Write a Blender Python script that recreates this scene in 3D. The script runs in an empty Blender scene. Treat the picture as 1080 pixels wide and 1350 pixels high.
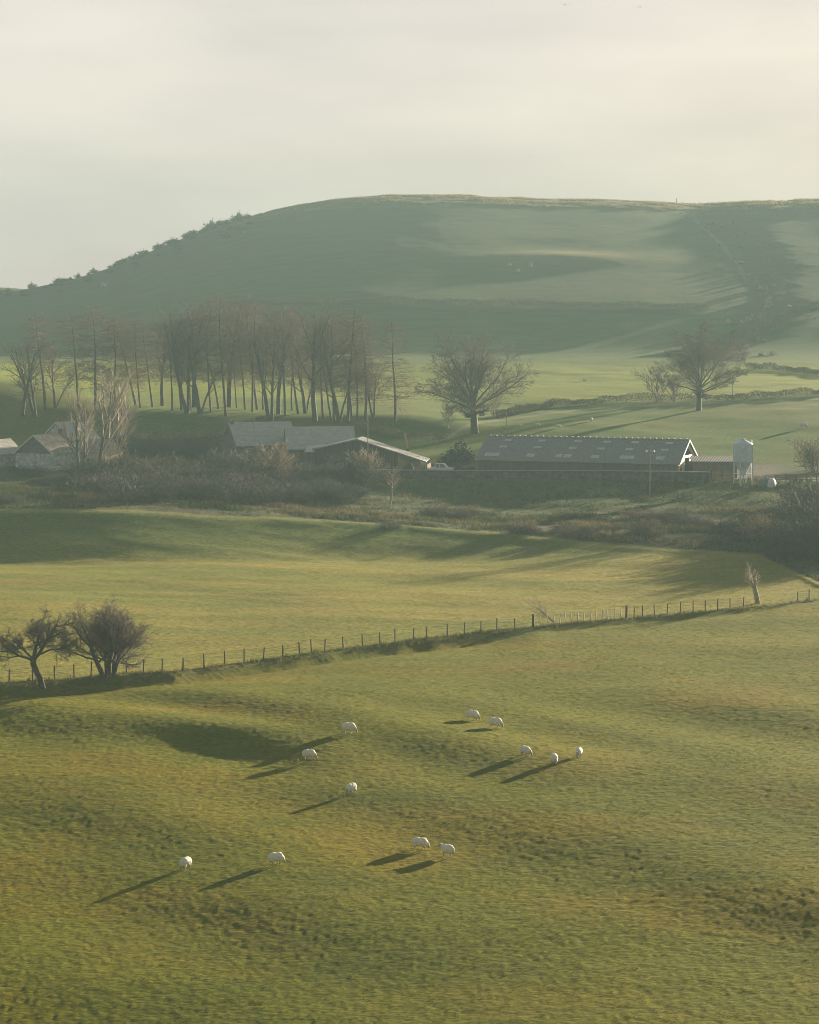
import bpy, math, random
import numpy as np
from mathutils import Vector, Matrix

R = math.radians
F, CX, HV = 3000.0, 540.0, 420.0          # focal length, centre column and horizon row in photo pixels
SUN_AZ, SUN_EL = R(38), R(9.0)            # sun: to the right of straight ahead, low

scn = bpy.context.scene
COL = scn.collection

# ------------------------------------------------------------------ noise
def _hash(ix, iy, seed):
    h = (ix * 374761393 + iy * 668265263 + seed * 974634777) & 0xFFFFFFFF
    h = ((h ^ (h >> 13)) * 1274126177) & 0xFFFFFFFF
    h = h ^ (h >> 16)
    return (h & 0xFFFF) / 65535.0

def vnoise(x, y, seed=0):
    x = np.asarray(x, float); y = np.asarray(y, float)
    fx = np.floor(x); fy = np.floor(y)
    ix = fx.astype(np.int64); iy = fy.astype(np.int64)
    u = x - fx; v = y - fy
    u = u * u * u * (u * (u * 6 - 15) + 10); v = v * v * v * (v * (v * 6 - 15) + 10)
    a = _hash(ix, iy, seed); b = _hash(ix + 1, iy, seed)
    c = _hash(ix, iy + 1, seed); d = _hash(ix + 1, iy + 1, seed)
    return (a + (b - a) * u) * (1 - v) + (c + (d - c) * u) * v - 0.5

def fbm(x, y, seed=0, octv=4, gain=0.5):
    s = 0; a = 1.0
    for k in range(octv):
        s = s + a * vnoise(x * 2 ** k + 17.3 * k, y * 2 ** k - 9.1 * k, seed + k)
        a *= gain
    return s

def sstep(a, b, x):
    t = np.clip((np.asarray(x, float) - a) / (b - a), 0, 1)
    return t * t * (3 - 2 * t)

# ------------------------------------------------------------------ terrain
COLS = {
 0: [(123,1350),(150,1150),(172,1030),(190,960),(207,903),(225,868),(260,800),(306,748),(313,742),(325,704),(336,673),(348,657),(366,646),(388,640),
     (410,634),(425,620),(447,606),(470,592),(488,572),(505,540),(520,512),(530,501),(560,495),(600,488),(640,482),(680,478)],
 180: [(123,1350),(150,1152),(172,1034),(190,960),(210,899),(232,861),(266,800),(302,754),(315,741),(327,704),(337,675),(352,662),(370,655),(388,648),
     (410,636),(424,622),(445,612),(470,597),(486,580),(498,553),(505,541),(540,527),(560,521),(600,506),(640,494),(680,479)],
 270: [(123,1350),(150,1153),(172,1037),(190,960),(212,897),(236,855),(268,800),(302,754),(317,740),(329,708),(339,677),(354,666),(372,658),(388,650),
     (410,637),(422,626),(445,614),(466,600),(484,583),(496,560),(505,543),(540,527),(560,522),(600,507),(640,495),(680,479)],
 360: [(123,1350),(150,1153),(172,1037),(190,960),(212,897),(236,855),(268,800),(303,755),(321,739),(333,709),(343,682),(357,671),(376,660),(390,652),
     (410,640),(420,632),(428,630),(446,619),(463,607),(482,588),(494,573),(506,548),(540,530),(560,524),(600,509),(640,496),(680,479)],
 450: [(123,1350),(150,1153),(172,1037),(190,960),(212,897),(236,855),(268,800),(304,756),(326,738),(336,711),(346,688),(360,676),(380,664),(396,654),
     (410,641),(418,633),(427,631),(445,622),(460,610),(480,590),(494,573),(506,548),(540,532),(560,526),(600,511),(640,498),(680,480)],
 540: [(123,1350),(150,1155),(172,1040),(192,960),(215,895),(240,848),(270,800),(305,758),(329,737),(340,711),(348,693),(364,681),(385,667),(398,657),(408,640),(416,631),(425,630),(445,622),(460,610),(480,590),(494,573),(506,548),(540,533),(560,527),(600,513),(640,499),(680,480)],
 660: [(123,1350),(150,1155),(172,1042),(193,960),(218,895),(246,841),(275,797),(305,757),(327,737),(336,718),(344,702),(365,689),(385,671),(398,658),(408,645),(416,632),(425,631),(445,622),(465,603),(490,578),(510,561),(535,545),(560,530),(600,512),(640,497),(680,481)],
 1080: [(123,1350),(150,1150),(175,1030),(200,950),(230,870),(262,816),(285,785),(305,757),(320,737),(340,712),(365,690),
     (392,660),(408,641),(414,634),(430,630),(455,610),(490,575),(530,540),(560,522),(600,505),(640,492),(680,478)],
}
SKY = [(-1400,450),(-400,430),(-150,405),(0,388),(60,376),(130,360),(200,330),(270,302),(330,284),(400,268),(480,258),(560,256),(620,257),
       (700,261),(800,263),(880,266),(915,271),(960,267),(1080,264),(1300,262),(2500,280)]
PXG = np.arange(-1400., 2501., 20.)
YG = np.arange(0., 2601., 2.)

def _base_grid():
    pf = np.arange(680., 1101., 1.)
    s = np.interp(pf, [680,714,735,1058,1080,1092,1100], [0,.03,.065,.925,.972,.993,1])
    Z = np.zeros((len(PXG), len(YG)))
    keys = sorted(COLS)
    zc = {}
    yy = np.arange(0., 681., 1.)
    for k in keys:
        Yk = np.array([a for a, b in COLS[k]], float); vk = np.array([b for a, b in COLS[k]], float)
        zk = -(vk - HV) / F * Yk
        Yk = np.concatenate([[0, 2, 20, 50, 90], Yk]); zk = np.concatenate([[-1.7, -1.7, -12, -31, -40.2], zk])
        zc[k] = np.interp(yy, Yk, zk)
    for i, px in enumerate(PXG):
        sky = np.interp(px, [a for a, b in SKY], [b for a, b in SKY])
        p = min(max(px, keys[0]), keys[-1])
        for a, b in zip(keys[:-1], keys[1:]):
            if a <= p <= b:
                w = (p - a) / (b - a); z0 = zc[a] * (1 - w) + zc[b] * w
        zh = z0[-1] + (-(sky - HV) / F * 1100 - z0[-1]) * s
        ztop = zh[-1]
        yb = np.arange(1101., 2603., 1.)
        far_v = np.interp(px, [-1400,-300,-60,0,40,80,300], [392,385,379,377,381,386,390])
        zfar = -(far_v - HV) / F * 1290
        back = ztop + (np.minimum(ztop, 0) - 12 - ztop) * sstep(1115, 1230, yb)
        back = back + (zfar - back) * sstep(1200, 1290, yb)
        zz = np.concatenate([z0[:-1], zh, yb * 0 + back])
        Z[i] = np.interp(YG, np.arange(len(zz)), zz)
    # smooth along depth (radius grows with distance) and across
    ker = np.exp(-0.5 * (np.arange(-4, 5) / 1.15) ** 2); ker /= ker.sum()
    pad = np.pad(Z, ((0, 0), (4, 4)), mode='edge')
    Zs = sum(ker[k] * pad[:, k:k + Z.shape[1]] for k in range(9))
    ker2 = np.exp(-0.5 * (np.arange(-10, 11) / 5.0) ** 2); ker2 /= ker2.sum()
    pad = np.pad(Zs, ((0, 0), (10, 10)), mode='edge')
    Zb = sum(ker2[k] * pad[:, k:k + Z.shape[1]] for k in range(21))
    w = sstep(640, 760, YG)[None, :]
    Zs = Zs * (1 - w) + Zb * w
    ker3 = np.exp(-0.5 * (np.arange(-3, 4) / 1.4) ** 2); ker3 /= ker3.sum()
    pad = np.pad(Zs, ((3, 3), (0, 0)), mode='edge')
    return sum(ker3[k] * pad[k:k + Z.shape[0]] for k in range(7))
ZG = _base_grid()

FENCE_Y = ([-1400,0,230,540,700,985,1080,2500], [190,206,215,240,253,271,279,300])
EDGE_Y = ([-1400,0,180,270,360,450,540,660,800,1000,1060,1100,2500], [330,337,339,340,344,347,349,344,338,325,304,290,285])

def base_z(px, Y):
    a = np.clip((px - PXG[0]) / 20., 0, len(PXG) - 1.001); b = np.clip(Y / 2., 0, len(YG) - 1.001)
    i = a.astype(int); j = b.astype(int); u = a - i; v = b - j
    return (ZG[i, j] * (1 - u) + ZG[i + 1, j] * u) * (1 - v) + (ZG[i, j + 1] * (1 - u) + ZG[i + 1, j + 1] * u) * v

# hollows and swells of the grazed slope: (px, Y, half length across, half length along the shade direction, depth)
SWELLS = [(310,186,8.5,3.6,.62),(460,189,11,5,.26),(560,184,9,4.5,.20),(1010,199,11,6.5,.45),(1075,168,8,7,.25),(930,152,17,8.5,.19),(700,157,12,6,.14),
          (300,141,10,5,.28),(160,160,9,5,.28),(60,192,10,5,.4),(760,193,10,4,.22),(1100,140,10,5,.22),(480,170,12,5,.15),(250,203,10,3.5,.3)]

def height(x, Y, fine=True):
    x = np.asarray(x, float); Y = np.asarray(Y, float)
    px = CX + F * x / np.maximum(Y, 1.0)
    z = base_z(px, Y)
    near = 1 - sstep(255, 300, Y)
    # grazed slope undulation
    z = z + near * (0.30 * vnoise(x / 19., Y / 12., 3) + .03 * vnoise(x / 6.5, Y / 4.5, 5))
    for cx, cy, la, lq, A in SWELLS:
        X0 = (cx - CX) / F * cy
        dx = x - X0; dy = Y - cy
        q = (-dx * .62 - dy * .78) / lq; w = (dx * .78 - dy * .62) / la
        z = z - A * q * np.exp(-.5 * (q * q + w * w)) * 1.25
    # lip of the fence bank, its dark side to the camera
    fy = np.interp(px, *FENCE_Y)
    s = fy - Y
    amp = .95 * (1 - sstep(620, 720, px)) + .35 * sstep(700, 740, px) * (1 - sstep(985, 1040, px))
    z = z - amp * sstep(.1, 2.4, s + .5 * vnoise(px / 23., 0, 41)) * np.exp(-np.maximum(s, 0) / 9.) * (s > -1)
    z = z + .3 * amp * np.exp(-((s + 1.0) / 1.4) ** 2)
    # far field swells
    ff = sstep(250, 275, Y) * (1 - sstep(370, 395, Y))
    z = z + ff * (.5 * vnoise(x / 26., Y / 14., 9) + .12 * vnoise(x / 9, Y / 3.2, 10))
    # field margin ridge
    ey = np.interp(px, *EDGE_Y)
    z = z + .2 * np.exp(-((Y - ey + 3) / 2.2) ** 2)
    # rough bank
    bk = sstep(-1, 6, Y - ey) * (1 - sstep(415, 425, Y))
    z = z + bk * (.4 * fbm(x / 9., Y / 7., 12, 3))
    md = sstep(450, 480, Y) * (1 - sstep(660, 700, Y))
    z = z + md * (.6 * vnoise(x / 30., Y / 22., 13) + .25 * vnoise(x / 9., Y / 8., 14))
    hl = sstep(690, 800, Y)
    z = z + hl * (.75 * fbm(x / 80., Y / 80., 15, 3)) * (1 - .65 * sstep(1020, 1100, Y))
    # a shoulder that catches the sun, a terrace edge, the gully on the right
    dx = (px - 745) / 95.; dy = (Y - 908) / 15.
    z = z + 1.6 * np.exp(-(dx * dx + dy * dy))
    z = z + .3 * sstep(785, 798, Y) * (1 - sstep(798, 860, Y)) * sstep(260, 360, px) * (1 - sstep(900, 960, px))
    gx = np.interp(Y, [690, 750, 800, 840, 900, 960, 1020, 1095], [935, 965, 998, 1004, 990, 965, 936, 914])
    z = z - .6 * np.exp(-((px - gx) / 20.) ** 2) * sstep(690, 780, Y) * (1 - sstep(960, 1085, Y) * .85)
    z = z + hl * .3 * np.exp(-((px - gx - 70) / 40.) ** 2) * (1 - sstep(940, 1060, Y))
    if fine:
        g = 1 - sstep(262, 300, Y)
        z = z + g * (.015 * vnoise(x / 1.7, Y / 1.1, 21) + .010 * vnoise(x / .85, Y / .6, 22) + .030 * vnoise(x / .50, Y / .50, 26) + .038 * vnoise(x / .24, Y / .42, 27))
        z = z + ff * .035 * vnoise(x / 1.6, Y / 1.2, 23)
        z = z + hl * .07 * vnoise(x / 5., Y / 4., 24)
    return z

def H1(x, Y): return float(height(np.array([x]), np.array([Y]), True)[0])
def at(px, Y):
    x = (px - CX) / F * Y
    return Vector((x, Y, H1(x, Y)))
_YS = np.arange(112., 1125., .5)
def hit(px, v, y0=112.):
    """the first point of the terrain met by the line of sight through a photo pixel"""
    Ys = _YS[_YS >= y0]
    vr = HV - height((px - CX) / F * Ys, Ys, False) / Ys * F
    k = int(np.argmax(vr <= v))
    if not (vr <= v).any(): k = len(Ys) - 1
    return at(px, float(Ys[k]))

def ground_colour(x, Y):
    px = CX + F * x / np.maximum(Y, 1.0)
    fy = np.interp(px, *FENCE_Y); ey = np.interp(px, *EDGE_Y)
    def C(r, g, b): return np.array([r, g, b])[None, :]
    def mix(a, b, w): return a * (1 - w[:, None]) + b * w[:, None]
    n1 = fbm(x / 14., Y / 9., 51, 3); n2 = fbm(x / 3.2, Y / 2.0, 52, 3); n3 = fbm(x / 40., Y / 26., 53, 2)
    past = mix(C(.124, .130, .002), C(.166, .141, .003), sstep(-.15, .5, n1 + .12 * n2))
    past = mix(past, C(.082, .100, .004), sstep(.1, .55, n3 - .08 * n2) * .7)
    past = mix(past, C(.158, .113, .010), sstep(.25, .7, .35 * n2 + .8 * n1) * .3)
    straw = mix(C(.240, .220, .048), C(.19, .20, .040), sstep(-.2, .4, fbm(x / 30., Y / 8., 54, 3)))
    straw = mix(straw, C(.285, .225, .062), sstep(0, .5, fbm(x / 12., Y / 3., 55, 3)) * .4)
    straw = mix(straw, C(.105, .145, .035), sstep(-34, -6, Y - ey) * .85 * (1 - sstep(600, 900, px)))  # darker green along the left far edge paints in the shade lying there
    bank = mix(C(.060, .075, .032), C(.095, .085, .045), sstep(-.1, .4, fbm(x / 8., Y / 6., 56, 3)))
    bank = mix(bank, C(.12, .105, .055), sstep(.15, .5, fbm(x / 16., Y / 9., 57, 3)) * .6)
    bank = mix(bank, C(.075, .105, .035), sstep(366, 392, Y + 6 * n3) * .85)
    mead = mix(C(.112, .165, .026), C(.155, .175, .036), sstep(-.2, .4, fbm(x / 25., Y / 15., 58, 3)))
    mead = mix(mead, C(.21, .245, .026), sstep(540, 575, Y) * (1 - sstep(650, 700, Y)))  # sunlit strip of the meadow, its brightness put into the colour
    hillc = mix(C(.095, .135, .045), C(.118, .135, .055), sstep(-.2, .4, fbm(x / 70., Y / 45., 59, 4)))
    hillc = mix(hillc, C(.10, .15, .045), (1 - sstep(785, 800, Y)))
    c = past
    c = mix(c, straw, sstep(-1.2, 1.2, Y - fy + 1.5 * n2))
    c = mix(c, C(.10, .11, .03), .7 * np.exp(-((Y - fy) / 1.8) ** 2))
    c = mix(c, bank, sstep(-1, 2, Y - ey + n2))
    c = mix(c, C(.24, .21, .085), .6 * np.exp(-((Y - ey + 1.0) / 1.3) ** 2))  # paler margin grass, the sun it catches put into the colour
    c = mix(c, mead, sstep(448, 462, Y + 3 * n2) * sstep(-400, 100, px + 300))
    yard = sstep(414, 420, Y) * (1 - sstep(448, 458, Y)) * sstep(400, 460, px) * (1 - sstep(1000, 1060, px))
    c = mix(c, C(.16, .14, .11), yard)
    c = mix(c, hillc, sstep(672, 720, Y))
    # track behind the farm
    ty = np.interp(px, [560, 640, 700, 780, 900, 1080, 1400], [480, 512, 526, 541, 547, 552, 556])
    c = mix(c, C(.30, .27, .21), .75 * np.exp(-((Y - ty) / 2.0) ** 2) * sstep(560, 600, px))
    # sunlit bent on the crest, brown bracken in the gully
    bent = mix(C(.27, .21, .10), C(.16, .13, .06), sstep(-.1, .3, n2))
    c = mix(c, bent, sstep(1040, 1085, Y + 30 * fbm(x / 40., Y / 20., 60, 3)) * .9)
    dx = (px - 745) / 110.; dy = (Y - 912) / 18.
    c = mix(c, C(.30, .25, .10), np.exp(-(dx * dx + dy * dy)) * .85)  # sunlit streak on the shoulder, painted into the ground colour
    gx = np.interp(Y, [690, 750, 800, 840, 900, 960, 1020, 1095], [935, 965, 998, 1004, 990, 965, 936, 914])
    c = mix(c, C(.13, .10, .065), np.exp(-((px - gx - 30) / 50.) ** 2) * sstep(690, 760, Y) * .3)
    c = mix(c, C(.30, .28, .22), .6 * np.exp(-((px - gx + 16) / 3.0) ** 2) * sstep(840, 870, Y) * (1 - sstep(1085, 1100, Y)))
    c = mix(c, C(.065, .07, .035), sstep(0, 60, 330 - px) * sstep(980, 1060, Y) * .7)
    return c

# ------------------------------------------------------------------ materials
MATS = {}
def _nodes(name):
    m = bpy.data.materials.new(name); m.use_nodes = True
    nt = m.node_tree
    for n in list(nt.nodes): nt.nodes.remove(n)
    out = nt.nodes.new('ShaderNodeOutputMaterial')
    return m, nt, out

def mat(name, col, rough=.8, var=.25, scale=3.0, bump=0.0, metal=0.0, stretch=(1, 1, 1), spec=.3, col2=None):
    if name in MATS: return MATS[name]
    m, nt, out = _nodes(name)
    N = nt.nodes.new; L = nt.links.new
    b = N('ShaderNodeBsdfPrincipled'); b.inputs['Roughness'].default_value = rough; b.inputs['Metallic'].default_value = metal
    b.inputs['Specular IOR Level'].default_value = spec
    tc = N('ShaderNodeTexCoord'); mp = N('ShaderNodeMapping'); mp.inputs['Scale'].default_value = stretch
    nz = N('ShaderNodeTexNoise'); nz.inputs['Scale'].default_value = scale; nz.inputs['Detail'].default_value = 6
    L(tc.outputs['Object'], mp.inputs['Vector']); L(mp.outputs['Vector'], nz.inputs['Vector'])
    rp = N('ShaderNodeValToRGB')
    c2 = col2 or tuple(c * (1 + var) for c in col)
    rp.color_ramp.elements[0].position = .35; rp.color_ramp.elements[1].position = .68
    rp.color_ramp.elements[0].color = (*[c * (1 - var) for c in col], 1); rp.color_ramp.elements[1].color = (*c2, 1)
    L(nz.outputs['Fac'], rp.inputs['Fac']); L(rp.outputs['Color'], b.inputs['Base Color'])
    if bump:
        bp = N('ShaderNodeBump'); bp.inputs['Strength'].default_value = 1; bp.inputs['Distance'].default_value = bump
        L(nz.outputs['Fac'], bp.inputs['Height']); L(bp.outputs['Normal'], b.inputs['Normal'])
    L(b.outputs[0], out.inputs['Surface'])
    MATS[name] = m
    return m

def striped(name, col, dark, pitch, axis='X', rough=.75, fac=.5, sharp=False, noise=.3, metal=0.0):
    """boards or corrugations: bands across one local axis, weathered by noise"""
    if name in MATS: return MATS[name]
    m, nt, out = _nodes(name)
    N = nt.nodes.new; L = nt.links.new
    b = N('ShaderNodeBsdfPrincipled'); b.inputs['Roughness'].default_value = rough; b.inputs['Metallic'].default_value = metal
    tc = N('ShaderNodeTexCoord')
    wv = N('ShaderNodeTexWave'); wv.bands_direction = axis; wv.inputs['Scale'].default_value = .314 / pitch
    wv.wave_profile = 'SAW' if sharp else 'SIN'; wv.inputs['Distortion'].default_value = .4
    L(tc.outputs['Object'], wv.inputs['Vector'])
    nz = N('ShaderNodeTexNoise'); nz.inputs['Scale'].default_value = .9; nz.inputs['Detail'].default_value = 8
    mp = N('ShaderNodeMapping'); mp.inputs['Scale'].default_value = (3, 3, .6) if axis == 'X' else (1, 1, 3)
    L(tc.outputs['Object'], mp.inputs['Vector']); L(mp.outputs['Vector'], nz.inputs['Vector'])
    mx = N('ShaderNodeMix'); mx.data_type = 'RGBA'; mx.inputs['A'].default_value = (*dark, 1); mx.inputs['B'].default_value = (*col, 1)
    ma = N('ShaderNodeMath'); ma.operation = 'MULTIPLY_ADD'; ma.inputs[1].default_value = fac; ma.inputs[2].default_value = 1 - fac
    L(wv.outputs['Fac'], ma.inputs[0]); L(ma.outputs[0], mx.inputs['Factor'])
    m2 = N('ShaderNodeMix'); m2.data_type = 'RGBA'; m2.blend_type = 'MULTIPLY'; m2.inputs['Factor'].default_value = noise * 2
    rp = N('ShaderNodeValToRGB'); rp.color_ramp.elements[0].position = .3; rp.color_ramp.elements[1].position = .7
    rp.color_ramp.elements[0].color = (.45, .45, .45, 1); rp.color_ramp.elements[1].color = (1, 1, 1, 1)
    L(nz.outputs['Fac'], rp.inputs['Fac']); L(mx.outputs['Result'], m2.inputs['A']); L(rp.outputs['Color'], m2.inputs['B'])
    L(m2.outputs['Result'], b.inputs['Base Color'])
    bp = N('ShaderNodeBump'); bp.inputs['Distance'].default_value = .04; L(wv.outputs['Fac'], bp.inputs['Height']); L(bp.outputs['Normal'], b.inputs['Normal'])
    L(b.outputs[0], out.inputs['Surface'])
    MATS[name] = m
    return m

def masonry(name, col, mortar, w=.5, h=.25, rough=.9):
    if name in MATS: return MATS[name]
    m, nt, out = _nodes(name)
    N = nt.nodes.new; L = nt.links.new
    b = N('ShaderNodeBsdfPrincipled'); b.inputs['Roughness'].default_value = rough
    tc = N('ShaderNodeTexCoord')
    sp = N('ShaderNodeSeparateXYZ'); cb = N('ShaderNodeCombineXYZ'); ad = N('ShaderNodeMath')
    L(tc.outputs['Object'], sp.inputs[0]); L(sp.outputs['X'], ad.inputs[0]); L(sp.outputs['Y'], ad.inputs[1]); L(ad.outputs[0], cb.inputs['X']); L(sp.outputs['Z'], cb.inputs['Y'])
    br = N('ShaderNodeTexBrick'); br.inputs['Scale'].default_value = 1; br.inputs['Brick Width'].default_value = w; br.inputs['Row Height'].default_value = h
    br.inputs['Mortar Size'].default_value = .02; br.inputs['Color1'].default_value = (*col, 1); br.inputs['Color2'].default_value = (*[c * .65 for c in col], 1)
    br.inputs['Mortar'].default_value = (*mortar, 1); br.inputs['Bias'].default_value = -.2
    L(cb.outputs[0], br.inputs['Vector'])
    nz = N('ShaderNodeTexNoise'); nz.inputs['Scale'].default_value = 1.3; nz.inputs['Detail'].default_value = 7; L(tc.outputs['Object'], nz.inputs['Vector'])
    rp = N('ShaderNodeValToRGB'); rp.color_ramp.elements[0].position = .3; rp.color_ramp.elements[1].position = .7
    rp.color_ramp.elements[0].color = (.5, .52, .48, 1); rp.color_ramp.elements[1].color = (1.1, 1.1, 1.1, 1)
    mx = N('ShaderNodeMix'); mx.data_type = 'RGBA'; mx.blend_type = 'MULTIPLY'; mx.inputs['Factor'].default_value = 1
    L(nz.outputs['Fac'], rp.inputs['Fac']); L(br.outputs['Color'], mx.inputs['A']); L(rp.outputs['Color'], mx.inputs['B']); L(mx.outputs['Result'], b.inputs['Base Color'])
    bp = N('ShaderNodeBump'); bp.inputs['Distance'].default_value = .03; L(br.outputs['Fac'], bp.inputs['Height']); bp.invert = True; L(bp.outputs['Normal'], b.inputs['Normal'])
    L(b.outputs[0], out.inputs['Surface'])
    MATS[name] = m
    return m

def ground_mat():
    m, nt, out = _nodes('turf')
    N = nt.nodes.new; L = nt.links.new
    b = N('ShaderNodeBsdfPrincipled'); b.inputs['Roughness'].default_value = 1; b.inputs['Specular IOR Level'].default_value = .05
    at_ = N('ShaderNodeAttribute'); at_.attribute_name = 'cover'
    tc = N('ShaderNodeTexCoord')
    n1 = N('ShaderNodeTexNoise'); n1.inputs['Scale'].default_value = 2.2; n1.inputs['Detail'].default_value = 7; n1.inputs['Roughness'].default_value = .65
    n2 = N('ShaderNodeTexNoise'); n2.inputs['Scale'].default_value = .13; n2.inputs['Detail'].default_value = 6
    mp = N('ShaderNodeMapping'); mp.inputs['Scale'].default_value = (.7, 1.3, 1)
    L(tc.outputs['Object'], mp.inputs['Vector']); L(mp.outputs['Vector'], n1.inputs['Vector']); L(mp.outputs['Vector'], n2.inputs['Vector'])
    def ramp(src, lo, hi):
        r = N('ShaderNodeValToRGB'); r.color_ramp.elements[0].position = .3; r.color_ramp.elements[1].position = .7
        r.color_ramp.elements[0].color = (*lo, 1); r.color_ramp.elements[1].color = (*hi, 1); L(src, r.inputs['Fac']); return r.outputs['Color']
    def mul(a, c):
        x = N('ShaderNodeMix'); x.data_type = 'RGBA'; x.blend_type = 'MULTIPLY'; x.inputs['Factor'].default_value = 1
        L(a, x.inputs['A']); L(c, x.inputs['B']); return x.outputs['Result']
    c = mul(at_.outputs['Color'], ramp(n1.outputs['Fac'], (.62, .66, .62), (1.32, 1.26, 1.2)))
    c = mul(c, ramp(n2.outputs['Fac'], (.82, .86, .85), (1.16, 1.1, 1.1)))
    L(c, b.inputs['Base Color'])
    bp = N('ShaderNodeBump'); bp.inputs['Distance'].default_value = .16; bp.inputs['Strength'].default_value = .8
    L(n1.outputs['Fac'], bp.inputs['Height']); L(bp.outputs['Normal'], b.inputs['Normal'])
    L(b.outputs[0], out.inputs['Surface'])
    return m

def leafy(name, col=None, attr=None, trans=.35):
    m, nt, out = _nodes(name)
    N = nt.nodes.new; L = nt.links.new
    d = N('ShaderNodeBsdfDiffuse'); t = N('ShaderNodeBsdfTranslucent'); mx = N('ShaderNodeMixShader'); mx.inputs['Fac'].default_value = trans
    if attr:
        a = N('ShaderNodeAttribute'); a.attribute_name = attr
        L(a.outputs['Color'], d.inputs['Color']); L(a.outputs['Color'], t.inputs['Color'])
    else:
        tc = N('ShaderNodeTexCoord'); nz = N('ShaderNodeTexNoise'); nz.inputs['Scale'].default_value = 1.5; rp = N('ShaderNodeValToRGB')
        L(tc.outputs['Object'], nz.inputs['Vector']); L(nz.outputs['Fac'], rp.inputs['Fac'])
        rp.color_ramp.elements[0].color = (*[c * .6 for c in col], 1); rp.color_ramp.elements[1].color = (*[c * 1.5 for c in col], 1)
        L(rp.outputs['Color'], d.inputs['Color']); L(rp.outputs['Color'], t.inputs['Color'])
    L(d.outputs[0], mx.inputs[1]); L(t.outputs[0], mx.inputs[2]); L(mx.outputs[0], out.inputs['Surface'])
    MATS[name] = m
    return m

M = dict(
    turf=ground_mat(), blades=leafy('grass_blades', attr='tint', trans=.3),
    gorse=leafy('gorse_leaf', (.045, .05, .025), trans=.15), fir=leafy('fir_needle', (.03, .045, .025), trans=.1),
    hedge=leafy('hedge_leaf', (.075, .07, .04), trans=.2),
    bark=mat('bark_grey', (.095, .083, .068), .95, .35, 2.5, .02), twig=mat('twig_brown', (.135, .112, .094), .9, .25, .6),
    larch_bark=mat('larch_bark', (.105, .082, .066), .95, .3, 2.5), larch_twig=mat('larch_twig', (.195, .130, .095), .9, .25, .5),
    pale_twig=mat('pale_twig', (.27, .225, .165), .85, .3, .6), pale_bark=mat('pale_bark', (.30, .26, .20), .9, .4, 2.),
    thorn_twig=mat('thorn_twig', (.105, .080, .072), .9, .3, .8), thorn_bark=mat('thorn_bark', (.085, .075, .062), .95, .4, 3., .02),
    bush_twig=mat('bush_twig', (.088, .078, .064), .95, .3, .5), tawny_twig=mat('tawny_twig', (.26, .20, .13), .95, .3, .5),
    dead=mat('dead_wood', (.36, .31, .24), .9, .35, 2.5),
    wool=mat('wool', (.74, .70, .62), .98, .12, 9, .012, spec=.05), face=mat('sheep_face', (.40, .35, .28), .9, .15, 9),
    post=mat('fence_post', (.085, .075, .06), .9, .35, 4), post_pale=mat('pale_fence_post', (.60, .53, .42), .9, .25, 4), wire=mat('wire', (.22, .21, .19), .5, .1, 2, metal=.5),
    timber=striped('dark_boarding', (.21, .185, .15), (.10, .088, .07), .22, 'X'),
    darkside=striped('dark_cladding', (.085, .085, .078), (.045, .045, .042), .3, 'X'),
    palewood=striped('pale_boarding', (.46, .36, .22), (.28, .21, .13), .25, 'Y'),
    cream=mat('cream_render', (.62, .50, .33), .85, .15, 1.2), corr=striped('grey_sheeting', (.34, .335, .32), (.20, .20, .195), .18, 'X', fac=.6, noise=.36),
    slate=striped('slate_roof', (.54, .51, .46), (.42, .405, .375), .3, 'Y', rough=.7, noise=.22), sky_light=mat('skylight_sheet', (.50, .50, .47), .5, .12, 1.5),
    lead=mat('gutter_grey', (.30, .30, .29), .5, .1, 2), white=mat('white_paint', (.74, .72, .66), .5, .06, 2), concrete=masonry('concrete_blocks', (.18, .165, .14), (.12, .11, .10), 1.6, .6),
    stone=masonry('rubble_stone', (.22, .20, .175), (.14, .13, .115), .55, .28), lime=masonry('limewashed_stone', (.76, .76, .73), (.5, .5, .48), .6, .3),
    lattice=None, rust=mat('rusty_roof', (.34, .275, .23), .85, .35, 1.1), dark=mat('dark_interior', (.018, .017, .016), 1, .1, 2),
    galv=mat('galvanised_steel', (.62, .66, .72), .45, .12, 1.4, metal=.15), tank=mat('tank_lit_end', (.62, .60, .54), .45, .08, 1), tank_shaded=mat('tank_shaded_side', (.13, .17, .13), .5, .15, 1),
    glass=mat('cab_glass', (.10, .15, .14), .12, .1, 1, spec=.6), rubber=mat('tyre_rubber', (.03, .03, .03), .9, .1, 2), orange=mat('weathered_orange', (.50, .30, .17), .6, .2, 2),
    muck=mat('muck', (.075, .058, .042), 1, .4, 1.6, .2), rock=mat('pale_rock', (.42, .40, .35), .95, .3, 1., .2), bird=mat('dark_feather', (.06, .058, .055), .9, .2, 5),
)

def lattice_mat():
    m, nt, out = _nodes('gable_boards')
    N = nt.nodes.new; L = nt.links.new
    b = N('ShaderNodeBsdfPrincipled'); b.inputs['Roughness'].default_value = .9
    tc = N('ShaderNodeTexCoord'); mp = N('ShaderNodeMapping'); mp.inputs['Scale'].default_value = (1, 2.2, .9)
    vo = N('ShaderNodeTexVoronoi'); vo.feature = 'DISTANCE_TO_EDGE'; vo.inputs['Scale'].default_value = 2.4
    L(tc.outputs['Object'], mp.inputs[0]); L(mp.outputs[0], vo.inputs['Vector'])
    rp = N('ShaderNodeValToRGB'); rp.color_ramp.elements[0].color = (.05, .052, .045, 1); rp.color_ramp.elements[1].color = (.27, .27, .24, 1)
    rp.color_ramp.elements[0].position = .03; rp.color_ramp.elements[1].position = .2
    L(vo.outputs['Distance'], rp.inputs['Fac']); L(rp.outputs['Color'], b.inputs['Base Color']); L(b.outputs[0], out.inputs['Surface'])
    return m
M['lattice'] = lattice_mat()

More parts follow.
